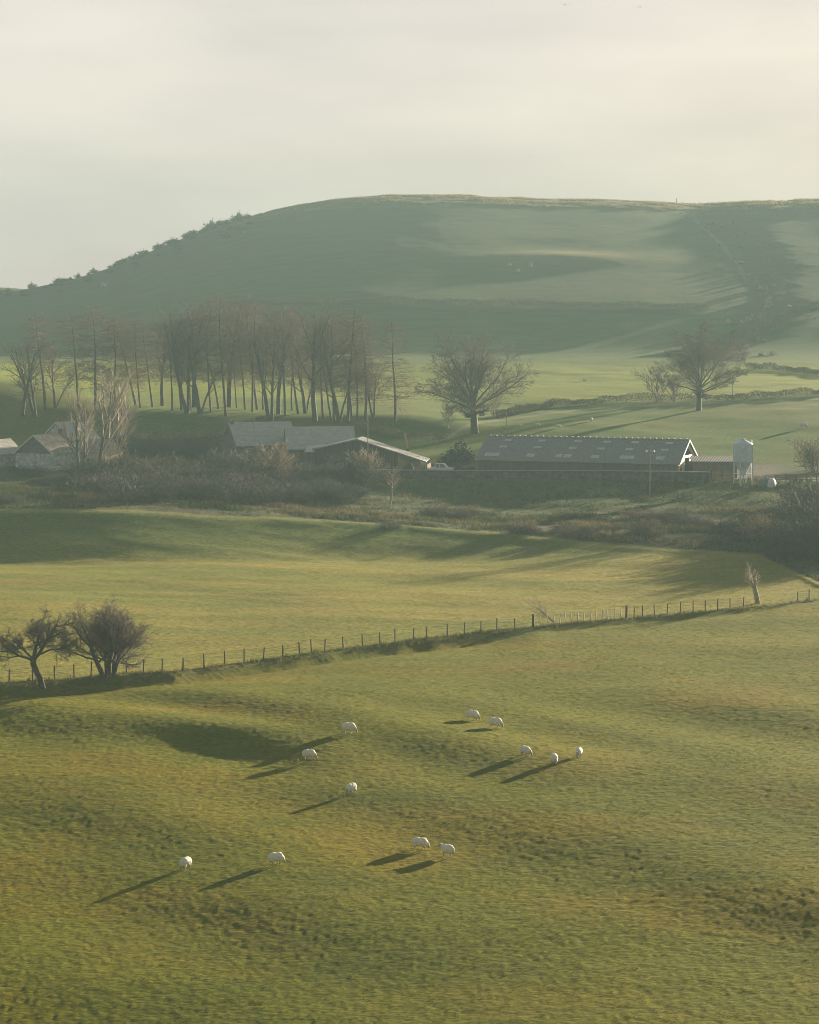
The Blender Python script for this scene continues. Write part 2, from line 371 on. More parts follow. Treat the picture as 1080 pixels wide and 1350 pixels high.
# ------------------------------------------------------------------ object helpers
def tag(o, label=None, cat=None, group=None, kind=None):
    if label: o['label'] = label
    if cat: o['category'] = cat
    if group: o['group'] = group
    if kind: o['kind'] = kind
    return o

def link(name, me, material=None, parent=None, loc=(0, 0, 0)):
    o = bpy.data.objects.new(name, me)
    COL.objects.link(o)
    if material and me: me.materials.append(material)
    if parent: o.parent = parent
    o.location = loc
    return o

def empty(name, loc, rz=0.0, label=None, cat=None, group=None):
    o = bpy.data.objects.new(name, None); COL.objects.link(o)
    o.empty_display_size = .3
    o.location = loc; o.rotation_euler = (0, 0, rz)
    return tag(o, label, cat, group)

def np_mesh(name, verts, faces, smooth=False):
    verts = np.asarray(verts, np.float32).reshape(-1, 3); faces = np.asarray(faces, np.int32)
    k = faces.shape[1]; n = len(faces)
    me = bpy.data.meshes.new(name)
    me.vertices.add(len(verts)); me.vertices.foreach_set('co', verts.ravel())
    me.loops.add(n * k); me.loops.foreach_set('vertex_index', faces.ravel())
    me.polygons.add(n); me.polygons.foreach_set('loop_start', np.arange(0, n * k, k, dtype=np.int32))
    me.polygons.foreach_set('loop_total', np.full(n, k, np.int32))
    me.polygons.foreach_set('use_smooth', np.full(n, smooth, bool))
    me.update(calc_edges=True)
    return me

def add_colour(me, name, cols):
    a = me.attributes.new(name, 'FLOAT_COLOR', 'POINT')
    buf = np.ones((len(cols), 4), np.float32); buf[:, :3] = cols
    a.data.foreach_set('color', buf.ravel())

class MB:
    """collects polygons of one part"""
    def __init__(s): s.v = []; s.f = []
    def poly(s, pts):
        i = len(s.v); s.v += [tuple(p) for p in pts]; s.f.append(list(range(i, i + len(pts)))); return s
    def prism(s, base, off):
        """extrude a polygon by a vector"""
        n = len(base); i = len(s.v); o = Vector(off)
        s.v += [tuple(p) for p in base] + [tuple(Vector(p) + o) for p in base]
        s.f.append([i + k for k in range(n)][::-1]); s.f.append([i + n + k for k in range(n)])
        for k in range(n): s.f.append([i + k, i + (k + 1) % n, i + n + (k + 1) % n, i + n + k])
        return s
    def box(s, x0, y0, z0, x1, y1, z1):
        return s.prism([(x0, y0, z0), (x1, y0, z0), (x1, y1, z0), (x0, y1, z0)], (0, 0, z1 - z0))
    def tube(s, a, b, r0, r1=None, n=8, caps=True):
        a = Vector(a); b = Vector(b); r1 = r0 if r1 is None else r1
        d = (b - a).normalized(); u = d.orthogonal().normalized(); w = d.cross(u)
        i = len(s.v)
        for p, r in ((a, r0), (b, r1)):
            for k in range(n):
                t = 2 * math.pi * k / n; s.v.append(tuple(p + r * (math.cos(t) * u + math.sin(t) * w)))
        for k in range(n): s.f.append([i + k, i + (k + 1) % n, i + n + (k + 1) % n, i + n + k])
        if caps: s.f.append([i + k for k in range(n)][::-1]); s.f.append([i + n + k for k in range(n)])
        return s
    def lathe(s, prof, n=24, origin=(0, 0, 0), axis='Z'):
        i = len(s.v); ox, oy, oz = origin
        for r, h in prof:
            for k in range(n):
                t = 2 * math.pi * k / n
                p = (r * math.cos(t), r * math.sin(t), h) if axis == 'Z' else (h, r * math.cos(t), r * math.sin(t))
                s.v.append((p[0] + ox, p[1] + oy, p[2] + oz))
        for j in range(len(prof) - 1):
            for k in range(n): s.f.append([i + j * n + k, i + j * n + (k + 1) % n, i + (j + 1) * n + (k + 1) % n, i + (j + 1) * n + k])
        return s
    def build(s, name, material, parent=None, smooth=False, loc=(0, 0, 0), bevel=0):
        me = bpy.data.meshes.new(name); me.from_pydata(s.v, [], s.f); me.update()
        import bmesh
        bm = bmesh.new(); bm.from_mesh(me); bmesh.ops.recalc_face_normals(bm, faces=bm.faces)
        if bevel: bmesh.ops.bevel(bm, geom=list(bm.edges), offset=bevel, segments=1, affect='EDGES')
        bm.to_mesh(me); bm.free()
        if smooth:
            for p in me.polygons: p.use_smooth = True
        return link(name, me, material, parent, loc)

def copy_tree(root, loc, rz=0.0, scale=1.0, tilt=(0, 0), label=None, group=None):
    r = root.copy(); COL.objects.link(r)
    r.location = loc; r.rotation_euler = (tilt[0], tilt[1], rz); r.scale = (scale,) * 3 if not isinstance(scale, tuple) else scale
    if label: r['label'] = label
    if group: r['group'] = group
    for ch in list(root.children):
        c = ch.copy(); COL.objects.link(c); c.parent = r
        for g in list(ch.children):
            d = g.copy(); COL.objects.link(d); d.parent = c
    return r

# ------------------------------------------------------------------ the ground
def build_ground():
    px = np.concatenate([np.arange(-1400, -120, 40.), np.arange(-120, 1200, 2.4), np.arange(1200, 1500, 6.), np.arange(1500, 2500, 40.)])
    Y = np.concatenate([[0.5, 2, 5, 10, 20, 35, 50, 70, 90, 105], np.arange(115, 262, .22), np.arange(262, 380, .5), np.arange(380, 460, .8), np.arange(460, 700, 1.6),
                        np.arange(700, 1150, 2.2), np.arange(1150, 1340, 8.)])
    PX, YY = np.meshgrid(px, Y)
    X = (PX - CX) / F * YY
    X[YY < 100] = ((PX - CX) / F * 100)[YY < 100]
    x = X.ravel(); y = YY.ravel()
    z = height(x, y, True)
    nc = len(px); nr = len(Y)
    i = np.arange(nr * nc).reshape(nr, nc)
    f = np.stack([i[:-1, :-1], i[:-1, 1:], i[1:, 1:], i[1:, :-1]], -1).reshape(-1, 4)
    me = np_mesh('ground', np.stack([x, y, z], -1), f, True)
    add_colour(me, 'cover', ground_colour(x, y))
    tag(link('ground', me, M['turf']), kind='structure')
build_ground()

# ------------------------------------------------------------------ grass as loose blades
def tufts(name, x, y, h, wdt, nb, lean, cols, seed, spread=.05, label=None):
    rs = np.random.RandomState(seed)
    n = len(x); z = height(x, y, True)
    base = np.stack([x, y, z], -1)
    V = np.zeros((n, nb, 3, 3), np.float32)
    for b in range(nb):
        a = rs.rand(n) * 2 * math.pi; th = rs.rand(n) * 2 * math.pi
        off = np.stack([np.cos(th), np.sin(th), np.zeros(n)], -1) * (rs.rand(n) * spread)[:, None]
        side = np.stack([np.cos(a), np.sin(a), np.zeros(n)], -1) * (wdt * (.6 + .8 * rs.rand(n)))[:, None]
        tip = np.stack([np.cos(th), np.sin(th), np.zeros(n)], -1) * (h * lean * rs.rand(n))[:, None]
        tip[:, 2] = h * (.6 + .6 * rs.rand(n))
        p = base + off; p[:, 2] -= .02
        V[:, b, 0] = p - side; V[:, b, 1] = p + side; V[:, b, 2] = p + tip
    f = np.arange(n * nb * 3, dtype=np.int32).reshape(-1, 3)
    me = np_mesh(name, V.reshape(-1, 3), f)
    j = .75 + .55 * rs.rand(n, 1)
    add_colour(me, 'tint', np.repeat(cols * j, nb * 3, axis=0))
    return tag(link(name, me, M['blades']), label=label, cat=None, kind='stuff')

def scatter(n, px0, px1, y0, y1, seed):
    rs = np.random.RandomState(seed)
    y = np.sqrt(rs.rand(n) * (y1 ** 2 - y0 ** 2) + y0 ** 2)
    x = (px0 + rs.rand(n) * (px1 - px0) - CX) / F * y
    return x, y, rs

x, y, rs = scatter(170000, -60, 1200, 119, 275, 1)
fy = np.interp(CX + F * x / y, *FENCE_Y)
k = (y < fy + 2) & (rs.rand(len(x)) < .45 + 1.1 * (vnoise(x / .9, y / .7, 71) + .5))
x, y = x[k], y[k]
hh = .040 + .055 * sstep(-.25, .4, vnoise(x / .5, y / .5, 72)) + .03 * np.clip(fbm(x / 9., y / 6., 73, 2), -.5, .8)
tufts('grass', x, y, hh, .022, 3, 1.0, ground_colour(x, y) * 1.12, 2, .12)
x, y, rs = scatter(150000, -60, 1140, 205, 372, 3)
fy = np.interp(CX + F * x / y, *FENCE_Y); ey = np.interp(CX + F * x / y, *EDGE_Y)
k = (y > fy + .5) & (y < ey)
x, y = x[k], y[k]
tufts('stubble_grass', x, y, .06 + .07 * (vnoise(x / 2., y / 1.1, 74) + .5), .035, 3, .8, ground_colour(x, y) * 1.1, 4, .2)
# rank grass along the fence
x, y, rs = scatter(60000, -60, 1080, 195, 290, 5)
fy = np.interp(CX + F * x / y, *FENCE_Y)
k = np.abs(y - fy - .2 + .6 * vnoise(x / 2., y / 2., 75)) < .8
x, y = x[k], y[k]
tufts('rank_grass', x, y, .22 + .35 * np.clip(vnoise(x / 1.7, y / 1.7, 76) + .4, 0, 1), .03, 5, .7, np.tile(np.array([[.15, .14, .05]]), (len(x), 1)), 6, .2)
# rough grass and dead bracken on the bank under the farm
x, y, rs = scatter(70000, -60, 1140, 290, 418, 7)
ey = np.interp(CX + F * x / y, *EDGE_Y)
w = fbm(x / 7., y / 5., 77, 3)
k = (y > ey + .5) & (rs.rand(len(x)) < np.clip(.5 + 1.4 * w, .12, 1) * (1 - .75 * sstep(372, 392, y)))
x, y, w = x[k], y[k], w[k]
cc = np.where((fbm(x / 12., y / 7., 78, 2) > .02)[:, None], np.array([[.125, .105, .055]]), np.array([[.065, .075, .032]])) * (.7 + .6 * np.random.RandomState(8).rand(len(x), 1))
tufts('bracken', x, y, .3 + .7 * np.clip(w + .4, 0, 1), .05, 5, .9, cc, 9, .3)
# bent grass on the moor edge
x, y, rs = scatter(26000, 330, 1120, 1052, 1120, 10)
w = fbm(x / 9., y / 9., 79, 3); k = w > -.12
x, y, w = x[k], y[k], w[k]
px = CX + F * x / y
hh = (.35 + .7 * np.clip(w + .2, 0, 1)) * (1 + .9 * sstep(920, 960, px))
tufts('moor_grass', x, y, hh, .16, 4, .8, np.tile(np.array([[.27, .21, .11]]), (len(x), 1)), 11, .5)

# ------------------------------------------------------------------ trees
def grow(out, rng, p, d, L, r, lv, P):
    n = P['seg'][lv]; wob = P['wob'][lv]; tr = P['trop'][lv]; tip = P['tip'][lv]
    env = P.get('env') if lv else None          # crown outline: centre height, half width, half height
    px, py, pz = p; dx, dy, dz = d
    pts = [(px, py, pz)]; rad = [r]; dirs = [(dx, dy, dz)]
    st = L / n
    for i in range(n):
        dx += rng.gauss(0, wob); dy += rng.gauss(0, wob); dz += rng.gauss(0, wob) + tr
        m = math.sqrt(dx * dx + dy * dy + dz * dz) or 1
        dx /= m; dy /= m; dz /= m
        px += dx * st; py += dy * st; pz += dz * st
        pts.append((px, py, pz)); dirs.append((dx, dy, dz)); rad.append(r * (1 - (1 - tip) * (i + 1) / n))
        if env and (px / env[1]) ** 2 + (py / env[1]) ** 2 + ((pz - env[0]) / env[2]) ** 2 > 1 + rng.uniform(-.10, .10): break
    n = len(pts) - 1
    out[lv].append((pts, rad))
    if lv + 1 >= len(P['seg']): return
    k = P['nch'][lv]; s0 = P['start'][lv]; a0, a1 = P['ang'][lv]; sh = P['shape'][lv]
    az = rng.random() * 6.28
    order = P.get('ordered', ()) ; order = lv < len(order) and order[lv]
    for j in range(k):
        t = s0 + (1 - s0) * (j + rng.random()) / k
        f = t * n; i = min(int(f), n - 1); u = f - i
        q = tuple(pts[i][c] * (1 - u) + pts[i + 1][c] * u for c in range(3))
        dd = Vector(dirs[i + 1]); rr = rad[i] * (1 - u) + rad[i + 1] * u
        az += 2.4 + rng.uniform(-.5, .5)
        a = R(a1 + (a0 - a1) * (j + .5) / k + rng.uniform(-7, 7)) if order else R(rng.uniform(a0, a1))
        o = dd.orthogonal().normalized(); o = Matrix.Rotation(az, 3, dd) @ o
        c = dd * math.cos(a) + o * math.sin(a)
        rel = (t - s0) / (1 - s0 + 1e-6)
        ln = L * P['ratio'][lv] * (1 - sh * rel) * rng.uniform(.65, 1.2)
        grow(out, rng, q, tuple(c), ln, max(min(rr * .75, r * P['rr'][lv]), P['rmin']), lv + 1, P)

def tubes(branches, sides):
    """numpy tubes for branches that are lists of points and radii"""
    groups = {}
    for (pts, rad) in branches: groups.setdefault(len(pts), []).append((pts, rad))
    V = []; Fc = []; off = 0
    for n, bs in groups.items():
        P = np.array([b[0] for b in bs], float); Rr = np.array([b[1] for b in bs], float)
        T = np.gradient(P, axis=1); T /= np.linalg.norm(T, axis=2, keepdims=True) + 1e-9
        ref = np.where(np.abs(T[..., 2:3]) > .9, np.array([1., 0, 0]), np.array([0, 0, 1.]))
        U = np.cross(T, ref); U /= np.linalg.norm(U, axis=2, keepdims=True) + 1e-9
        W = np.cross(T, U)
        ang = np.arange(sides) * 2 * math.pi / sides
        v = P[:, :, None, :] + Rr[:, :, None, None] * (np.cos(ang)[None, None, :, None] * U[:, :, None, :] + np.sin(ang)[None, None, :, None] * W[:, :, None, :])
        m = len(bs); idx = off + np.arange(m * n * sides).reshape(m, n, sides)
        a = idx[:, :-1, :]; b = idx[:, 1:, :]
        f = np.stack([a, np.roll(a, -1, 2), np.roll(b, -1, 2), b], -1).reshape(-1, 4)
        V.append(v.reshape(-1, 3)); Fc.append(f); off += m * n * sides
    return np.concatenate(V), np.concatenate(Fc)

def tree_proto(name, stems, P, seed, bark, twig, split=1, cat='tree'):
    """stems: (base, direction, length, radius) of each stem. A root Empty with trunk and crown."""
    rng = random.Random(seed)
    out = [[] for _ in P['seg']]
    for b, d, L, r in stems: grow(out, rng, b, tuple(Vector(d).normalized()), L, r, 0, P)
    root = empty(name, (0, 0, 0))
    root['category'] = cat
    tr = [b for lv in out[:split] for b in lv]
    v, f = tubes(tr, 7)
    link('trunk', np_mesh('trunk', v, f, True), bark, root)
    vs = []; fs = []; off = 0
    for lv, bs in enumerate(out):
        if lv < split or not bs: continue
        v, f = tubes(bs, 5 if lv == split and len(out) > 2 else 3)
        vs.append(v); fs.append(f + off); off += len(v)
    me = np_mesh('crown', np.concatenate(vs), np.concatenate(fs), True)
    link('crown', me, twig, root)
    zmax = max(max(q[2] for q in b[0]) for lv in out for b in lv)
    root['h'] = zmax
    return root

PROTOS = []
def use(proto, loc, rz, scale, tilt=(0, 0), label=None, group=None):
    """the first use moves the prototype itself, later uses copy it"""
    if proto.name not in PROTOS:
        PROTOS.append(proto.name)
        proto.location = loc; proto.rotation_euler = (tilt[0], tilt[1], rz); proto.scale = (scale,) * 3 if not isinstance(scale, tuple) else scale
        if label: proto['label'] = label
        if group: proto['group'] = group
        return proto
    return copy_tree(proto, loc, rz, scale, tilt, label, group)

LARCH = dict(seg=[14, 5, 3, 2], wob=[.018, .11, .16, .2], trop=[.0, .02, -.07, -.03], tip=[.16, .35, .5, .5], nch=[72, 14, 4], start=[.22, .12, .2], ang=[(70, 110), (35, 75), (30, 70)],
             ratio=[.205, .40, .6], shape=[.6, .5, .4], rr=[.22, .5, .7], rmin=.0125)
POLE = dict(LARCH, nch=[64, 12, 4], start=[.34, .12, .2], ratio=[.185, .45, .6], shape=[.35, .5, .4])
GROVE = dict(seg=[9, 7, 5, 4, 2], wob=[.035, .07, .11, .14, .2], trop=[.01, .05, .04, .02, .0], tip=[.3, .25, .35, .4, .5], nch=[9, 7, 5, 4], start=[.26, .15, .15, .15],
             ang=[(12, 38), (20, 48), (25, 60), (30, 65)], ratio=[.50, .46, .5, .52], shape=[.2, .4, .4, .4], rr=[.38, .40, .5, .6], rmin=.0125)
OAK = dict(seg=[4, 9, 6, 5, 3], wob=[.02, .085, .13, .16, .2], trop=[.0, .012, .02, .01, .0], tip=[.6, .15, .3, .35, .5], nch=[19, 14, 10, 7], start=[.50, .18, .1, .1], ordered=(True,),
           ang=[(6, 84), (28, 62), (30, 64), (30, 65)], ratio=[1.45, .42, .5, .5], shape=[-.2, .35, .4, .4], rr=[.30, .34, .5, .55], rmin=.015)
WILLOW = dict(seg=[6, 5, 4, 3], wob=[.06, .07, .09, .12], trop=[.05, .06, .05, .03], tip=[.35, .35, .4, .5], nch=[8, 7, 4], start=[.18, .2, .2],
              ang=[(14, 40), (16, 42), (20, 45)], ratio=[.62, .6, .55], shape=[.3, .35, .35], rr=[.55, .55, .6], rmin=.024)
BUSH = dict(seg=[4, 4, 3], wob=[.12, .16, .2], trop=[.03, .02, .0], tip=[.4, .4, .5], nch=[10, 8], start=[.2, .15], ang=[(22, 60), (25, 70)],
            ratio=[.58, .5], shape=[.35, .35], rr=[.6, .6], rmin=.013)
THORN = dict(seg=[6, 6, 5, 4, 3], wob=[.06, .10, .13, .15, .2], trop=[.02, .05, .03, .02, .0], tip=[.5, .25, .3, .4, .5], nch=[7, 10, 8, 7], start=[.36, .15, .1, .1],
             ang=[(15, 45), (22, 52), (25, 55), (28, 60)], ratio=[.85, .52, .5, .5], shape=[.25, .35, .35, .35], rr=[.48, .36, .5, .6], rmin=.0075)

up = (0, 0, 1)
larches = [tree_proto('larch_tree', [((0, 0, -.4), up, 22, .20)], LARCH, 100 + i, M['larch_bark'], M['larch_twig']) for i in range(3)]
poles = [tree_proto('larch_tree', [((0, 0, -.4), up, 22, .165)], POLE, 110 + i, M['larch_bark'], M['larch_twig']) for i in range(3)]
groves = [tree_proto('beech_tree', [((0, 0, -.4), (.06, 0, 1), 16, .36)], GROVE, 120, M['bark'], M['twig']),
          tree_proto('beech_tree', [((0, 0, -.4), (-.2, .05, 1), 15, .32), ((.1, .1, -.4), (.14, 0, 1), 15, .26)], GROVE, 121, M['bark'], M['twig']),
          tree_proto('beech_tree', [((0, 0, -.4), (-.06, 0, 1), 16, .34), ((.1, 0, -.4), (.22, .1, 1), 12, .2)], GROVE, 122, M['bark'], M['twig'])]

def stand(proto, px, v, top_v, top_px=None, rz=0.0, label=None, group=None, y0=112., wide=1.0):
    g = hit(px, v, y0)
    h = (v - top_v) / F * g.y
    s = h / proto['h']
    lean = 0.0
    if top_px is not None: lean = math.atan2((top_px - px) / F * g.y, h)
    # tilt about world Y leans to the right for positive angles
    o = use(proto, g, 0, s, (0, 0), label, group)
    o.rotation_euler = (Matrix.Rotation(lean, 3, 'Y') @ Matrix.Rotation(rz, 3, 'Z')).to_euler()
    o.scale = (s * wide, s * wide, s)
    return o

GG = 'bare trees of the grove on the terrace behind the farm'
# (kind, base px, base v, top v, top px, label)
grove_list = [
 ('b1', 46, 551, 430, 24, 'thin crooked bare tree leaning out at the far left end of the grove'),
 ('l0', 60, 541, 412, 53, 'bare larch with flat shelves of twigs, second tree from the grove\'s left end'),
 ('b2', 73, 538, 446, 76, 'low forked bare tree between the two leftmost larches of the grove'),
 ('p0', 104, 543, 406, 95, 'lone larch pole whose thin top hooks left, between the forked tree and a straight larch'),
 ('l1', 126, 543, 402, 122, 'straight dark larch standing alone above the cottage\'s pale tree'),
 ('l2', 179, 535, 409, 158, 'larch leaning left with long flat branches, behind the pale ash stems'),
 ('p1', 201, 537, 414, 190, 'slim larch at the left edge of the grove\'s dense middle'),
 ('b0', 214, 535, 425, 205, 'bare beech with ascending forks beside the slim larch at the dense part\'s left edge'),
 ('p2', 227, 541, 420, 222, 'thin pole trunk directly left of the big low-forking beech'),
 ('b1', 247, 545, 390, 236, 'big low-forking beech whose thick limb sweeps left, in the middle of the grove'),
 ('p0', 239, 540, 412, 226, 'thin leaning pole seen through the big low-forking beech'),
 ('b0', 256, 537, 388, 252, 'tall thick-trunked beech just right of the low-forking one'),
 ('b2', 264, 546, 398, 256, 'stout beech standing forward at the bank edge with a flared foot'),
 ('p1', 278, 543, 414, 270, 'thinnest of the row of straight larch poles, first on its left'),
 ('p2', 288, 539, 408, 275, 'second of the straight larch poles, leaning slightly left'),
 ('p0', 298, 549, 384, 287, 'tallest straight larch pole, standing furthest forward in its row'),
 ('b0', 302, 537, 383, 300, 'thick dark beech with upright forks right behind the tallest larch pole'),
 ('p1', 312, 538, 450, 303, 'thin short trunk leaning left against the thick dark beech'),
 ('p2', 323, 540, 406, 309, 'leaning larch pole alone in the bright gap right of the thick beech'),
 ('p0', 339, 540, 390, 324, 'larch pole with a reddish top at the right side of the bright gap'),
 ('p1', 347, 540, 430, 341, 'slender pole just left of the wide V-forked beech'),
 ('b1', 356, 556, 400, 352, 'wide V-forked beech rooted at the bank edge above the grey roof'),
 ('b0', 367, 546, 408, 363, 'thick straight beech immediately right of the V-forked one'),
 ('p2', 393, 546, 402, 380, 'solitary larch pole in the gap between the two groups of beeches'),
 ('b2', 403, 545, 415, 398, 'short-boled beech just right of the solitary larch pole'),
 ('b0', 415, 556, 398, 403, 'thick curving beech leaning left over the bank, above the big roof'),
 ('p0', 437, 556, 425, 418, 'steeply leaning larch pole right of the curving beech'),
 ('p1', 441, 557, 418, 428, 'second steeply leaning larch pole, close beside the first'),
 ('b2', 447, 558, 408, 436, 'heavy dark beech behind the ridge end of the big grey roof'),
 ('l0', 459, 558, 406, 459, 'upright larch with reddish twigs right of the heavy dark beech'),
 ('p2', 464, 549, 415, 461, 'slim trunk hugging the upright reddish larch'),
 ('l1', 482, 556, 414, 481, 'reddish larch behind the tall pole of the farmyard'),
 ('b1', 492, 551, 462, 489, 'small low twiggy tree between the last two larches'),
 ('l0', 152, 541, 416, 148, 'faint larch in the gap between the straight dark larch and the left-leaning one'),
 ('b0', 30, 548, 440, 34, 'slight bare tree behind the thin crooked one at the grove\'s far left'),
 ('p0', 185, 538, 418, 176, 'faint thin pole just right of the left-leaning larch'),
 ('p2', 251, 541, 402, 246, 'thin pole rising between the low-forking beech and the tall thick-trunked one'),
 ('p1', 333, 543, 398, 328, 'thin larch pole hugging the reddish-topped one from the left'),
 ('p0', 376, 547, 400, 372, 'thin larch pole right of the thick straight beech, its top bare'),
 ('p2', 385, 541, 412, 379, 'faint thin pole just left of the solitary larch pole\'s foot'),
 ('p1', 426, 552, 410, 414, 'slim pole filling the gap right of the curving beech'),
 ('p2', 471, 553, 420, 470, 'thin reddish pole between the two upright reddish larches'),
 ('l2', 521, 556, 421, 524, 'broad larch with long drooping branches at the grove\'s right end, next to the oak'),
]
KIND = {'l': larches, 'p': poles, 'b': groves}
for i, (k, px, v, tv, tp, lab) in enumerate(grove_list):
    stand(KIND[k[0]][int(k[1])], px, v, tv, tp, rz=i * 1.9 if k[0] != 'b' else (i % 5 - 2) * .25, label=lab, group=GG, y0=470, wide=1.7 if k[0] == 'l' else 1.65 if k[0] == 'p' else 1.35)

oak = tree_proto('oak_tree', [((0, 0, -.5), (-.03, 0, 1), 6.6, .62)], dict(OAK, env=(10.6, 9.4, 7.6)), 140, M['bark'], M['twig'], split=1)
stand(oak, 626, 571, 431, 622, .4, 'great spreading bare oak standing alone between the grove and the long shed', y0=470, wide=1.12)
ash = tree_proto('oak_tree', [((0, 0, -.5), (.02, 0, 1), 6.8, .50)], dict(OAK, env=(10.9, 8.6, 7.3)), 158, M['bark'], M['twig'], split=1)
stand(ash, 921, 541, 424, 919, 2.0, 'round-crowned bare oak by the upper hedge, above the silo', y0=470, wide=1.25)
birch = tree_proto('birch_tree', [((0, 0, -.3), (-.25, 0, 1), 6, .13), ((.2, 0, -.3), (.2, 0, 1), 6, .12), ((.0, .1, -.3), (.0, .2, 1), 6, .11)], WILLOW, 141, M['pale_bark'], M['twig'])
stand(birch, 868, 531, 478, 866, 0, 'small pale-stemmed clump of trees left of the round-crowned oak', y0=470, wide=1.3)
stand(birch, 889, 531, 487, 890, 1.3, 'thin pale-stemmed tree close against the round-crowned oak', y0=470)
stand(birch, 592, 566, 527, 592, 2.3, 'small pale-stemmed tree under the big oak\'s left branches', y0=470)
stand(birch, 651, 552, 526, 650, 3.1, 'tiny pale sapling beneath the big oak\'s right branches', y0=470)

# pale winter trees in front of the farm
W1 = tree_proto('ash_tree', [((0, 0, -.3), (-.08, 0, 1), 9, .26), ((.3, 0, -.3), (.12, .05, 1), 9, .22)], WILLOW, 151, M['bark'], M['pale_twig'])
W2 = tree_proto('ash_tree', [((0, 0, -.3), (.05, 0, 1), 9.5, .24)], WILLOW, 152, M['bark'], M['pale_twig'])
W3 = tree_proto('willow_tree', [((0, 0, -.3), (d, e, 1), 4.4, .10) for d, e in ((-.4, 0), (-.2, .2), (0, -.1), (.2, .1), (.42, 0), (.1, -.3))], WILLOW, 153, M['pale_bark'], M['pale_twig'])
W4 = tree_proto('rowan_tree', [((0, 0, -.3), (.02, 0, 1), 3.6, .10)], dict(WILLOW, start=[.35, .2, .2]), 154, M['pale_bark'], M['pale_twig'])
AG = 'pale bare trees around the cottage'
stand(W1, 106, 628, 488, 100, .3, 'dark-trunked pale ash in front of the cottage roof, its trunk leaning', AG, 385)
stand(W2, 131, 622, 482, 129, 1.0, 'straight pale ash with dense upright twigs right of the cottage', AG, 385)
stand(W1, 147, 618, 490, 150, 2.2, 'pale ash forking low above the bushes between the cottage and the long roof', AG, 385)
stand(W2, 170, 616, 500, 172, 3.1, 'smallest pale ash, furthest right of those around the cottage', AG, 385)
stand(W3, 362, 648, 576, 362, 0, 'straw-coloured many-stemmed willow in front of the grey-roofed house', y0=375, wide=1.0)
stand(W3, 480, 640, 588, 480, 1.2, 'pinkish many-stemmed willow in front of the dark barn', y0=375, wide=1.1)
stand(W4, 515, 666, 609, 513, 0, 'small single-stemmed pale tree on the bank below the barn', y0=375, wide=1.3)

# the two thorns on the fence line
T2 = tree_proto('thorn_tree', [((-.2, 0, -.3), (-.26, .02, 1), 3.7, .19), ((0, .15, -.3), (-.1, .2, 1), 3.4, .17), ((.1, -.1, -.3), (.05, -.15, 1), 3.6, .19), ((.3, 0, -.3), (.25, .1, 1), 3.3, .17), ((.35, .1, -.3), (.10, .25, 1), 3.5, .16)],
                dict(THORN, ang=[(14, 58), (22, 55), (25, 58), (28, 62)], ratio=[.95, .60, .54, .52], ordered=(True,), env=(4.0, 4.6, 3.3)), 163, M['thorn_bark'], M['thorn_twig'], split=1)
stand(T2, 142, 891, 784, 148, 0, 'broad fan-shaped bare thorn with several stems on the field fence', y0=150, wide=1.45)
def crooked_thorn():
    rng = random.Random(171)
    out = [[] for _ in range(6)]
    base = [((.30, 0, -.3), .24), ((.1, 0, .5), .22), ((-.22, 0, 1.1), .22), ((-.5, .05, 1.75), .24), ((-.45, 0, 2.2), .22)]
    out[0].append(([b[0] for b in base], [b[1] for b in base]))
    P = dict(seg=[1, 6, 5, 5, 4, 3], wob=[0, .13, .16, .18, .2, .25], trop=[0, .04, .03, .0, -.05, -.1], tip=[1, .35, .3, .35, .4, .5], nch=[0, 8, 9, 7, 5], start=[0, .25, .15, .12, .1],
             ang=[(0, 0), (25, 60), (25, 60), (30, 65), (30, 65)], ratio=[0, .58, .56, .55, .55], shape=[0, .3, .3, .3, .3], rr=[0, .45, .45, .55, .6], rmin=.0075)
    for d, L, r, p in (((-.95, .1, .32), 3.0, .12, (-.5, 0, 2.0)), ((-.15, .1, 1), 2.9, .13, (-.45, 0, 2.2)), ((.75, -.1, .62), 3.3, .16, (-.4, 0, 2.1)), ((-.5, .3, .8), 2.3, .10, (-.5, 0, 2.1)),
                       ((.9, .2, .3), 2.6, .09, (.1, 0, 2.5)), ((.3, -.4, .9), 2.6, .1, (-.4, 0, 2.2))):
        grow(out, rng, p, tuple(Vector(d).normalized()), L, r, 1, P)
    root = empty('thorn_tree', (0, 0, 0), label='crooked bare thorn with a bent trunk and hanging twigs, beside the fan-shaped thorn', cat='tree')
    v, f = tubes(out[0], 8); link('trunk', np_mesh('trunk', v, f, True), M['thorn_bark'], root)
    vs, fs, off = [], [], 0
    for lv in range(1, 6):
        v, f = tubes(out[lv], 6 if lv == 1 else 4 if lv == 2 else 3); vs.append(v); fs.append(f + off); off += len(v)
    link('crown', np_mesh('crown', np.concatenate(vs), np.concatenate(fs), True), M['thorn_twig'], root)
    root['h'] = max(p[2] for lv in out for b in lv for p in b[0])
    return root
T1 = crooked_thorn()
stand(T1, 52, 905, 797, None, 0, None, None, 150)

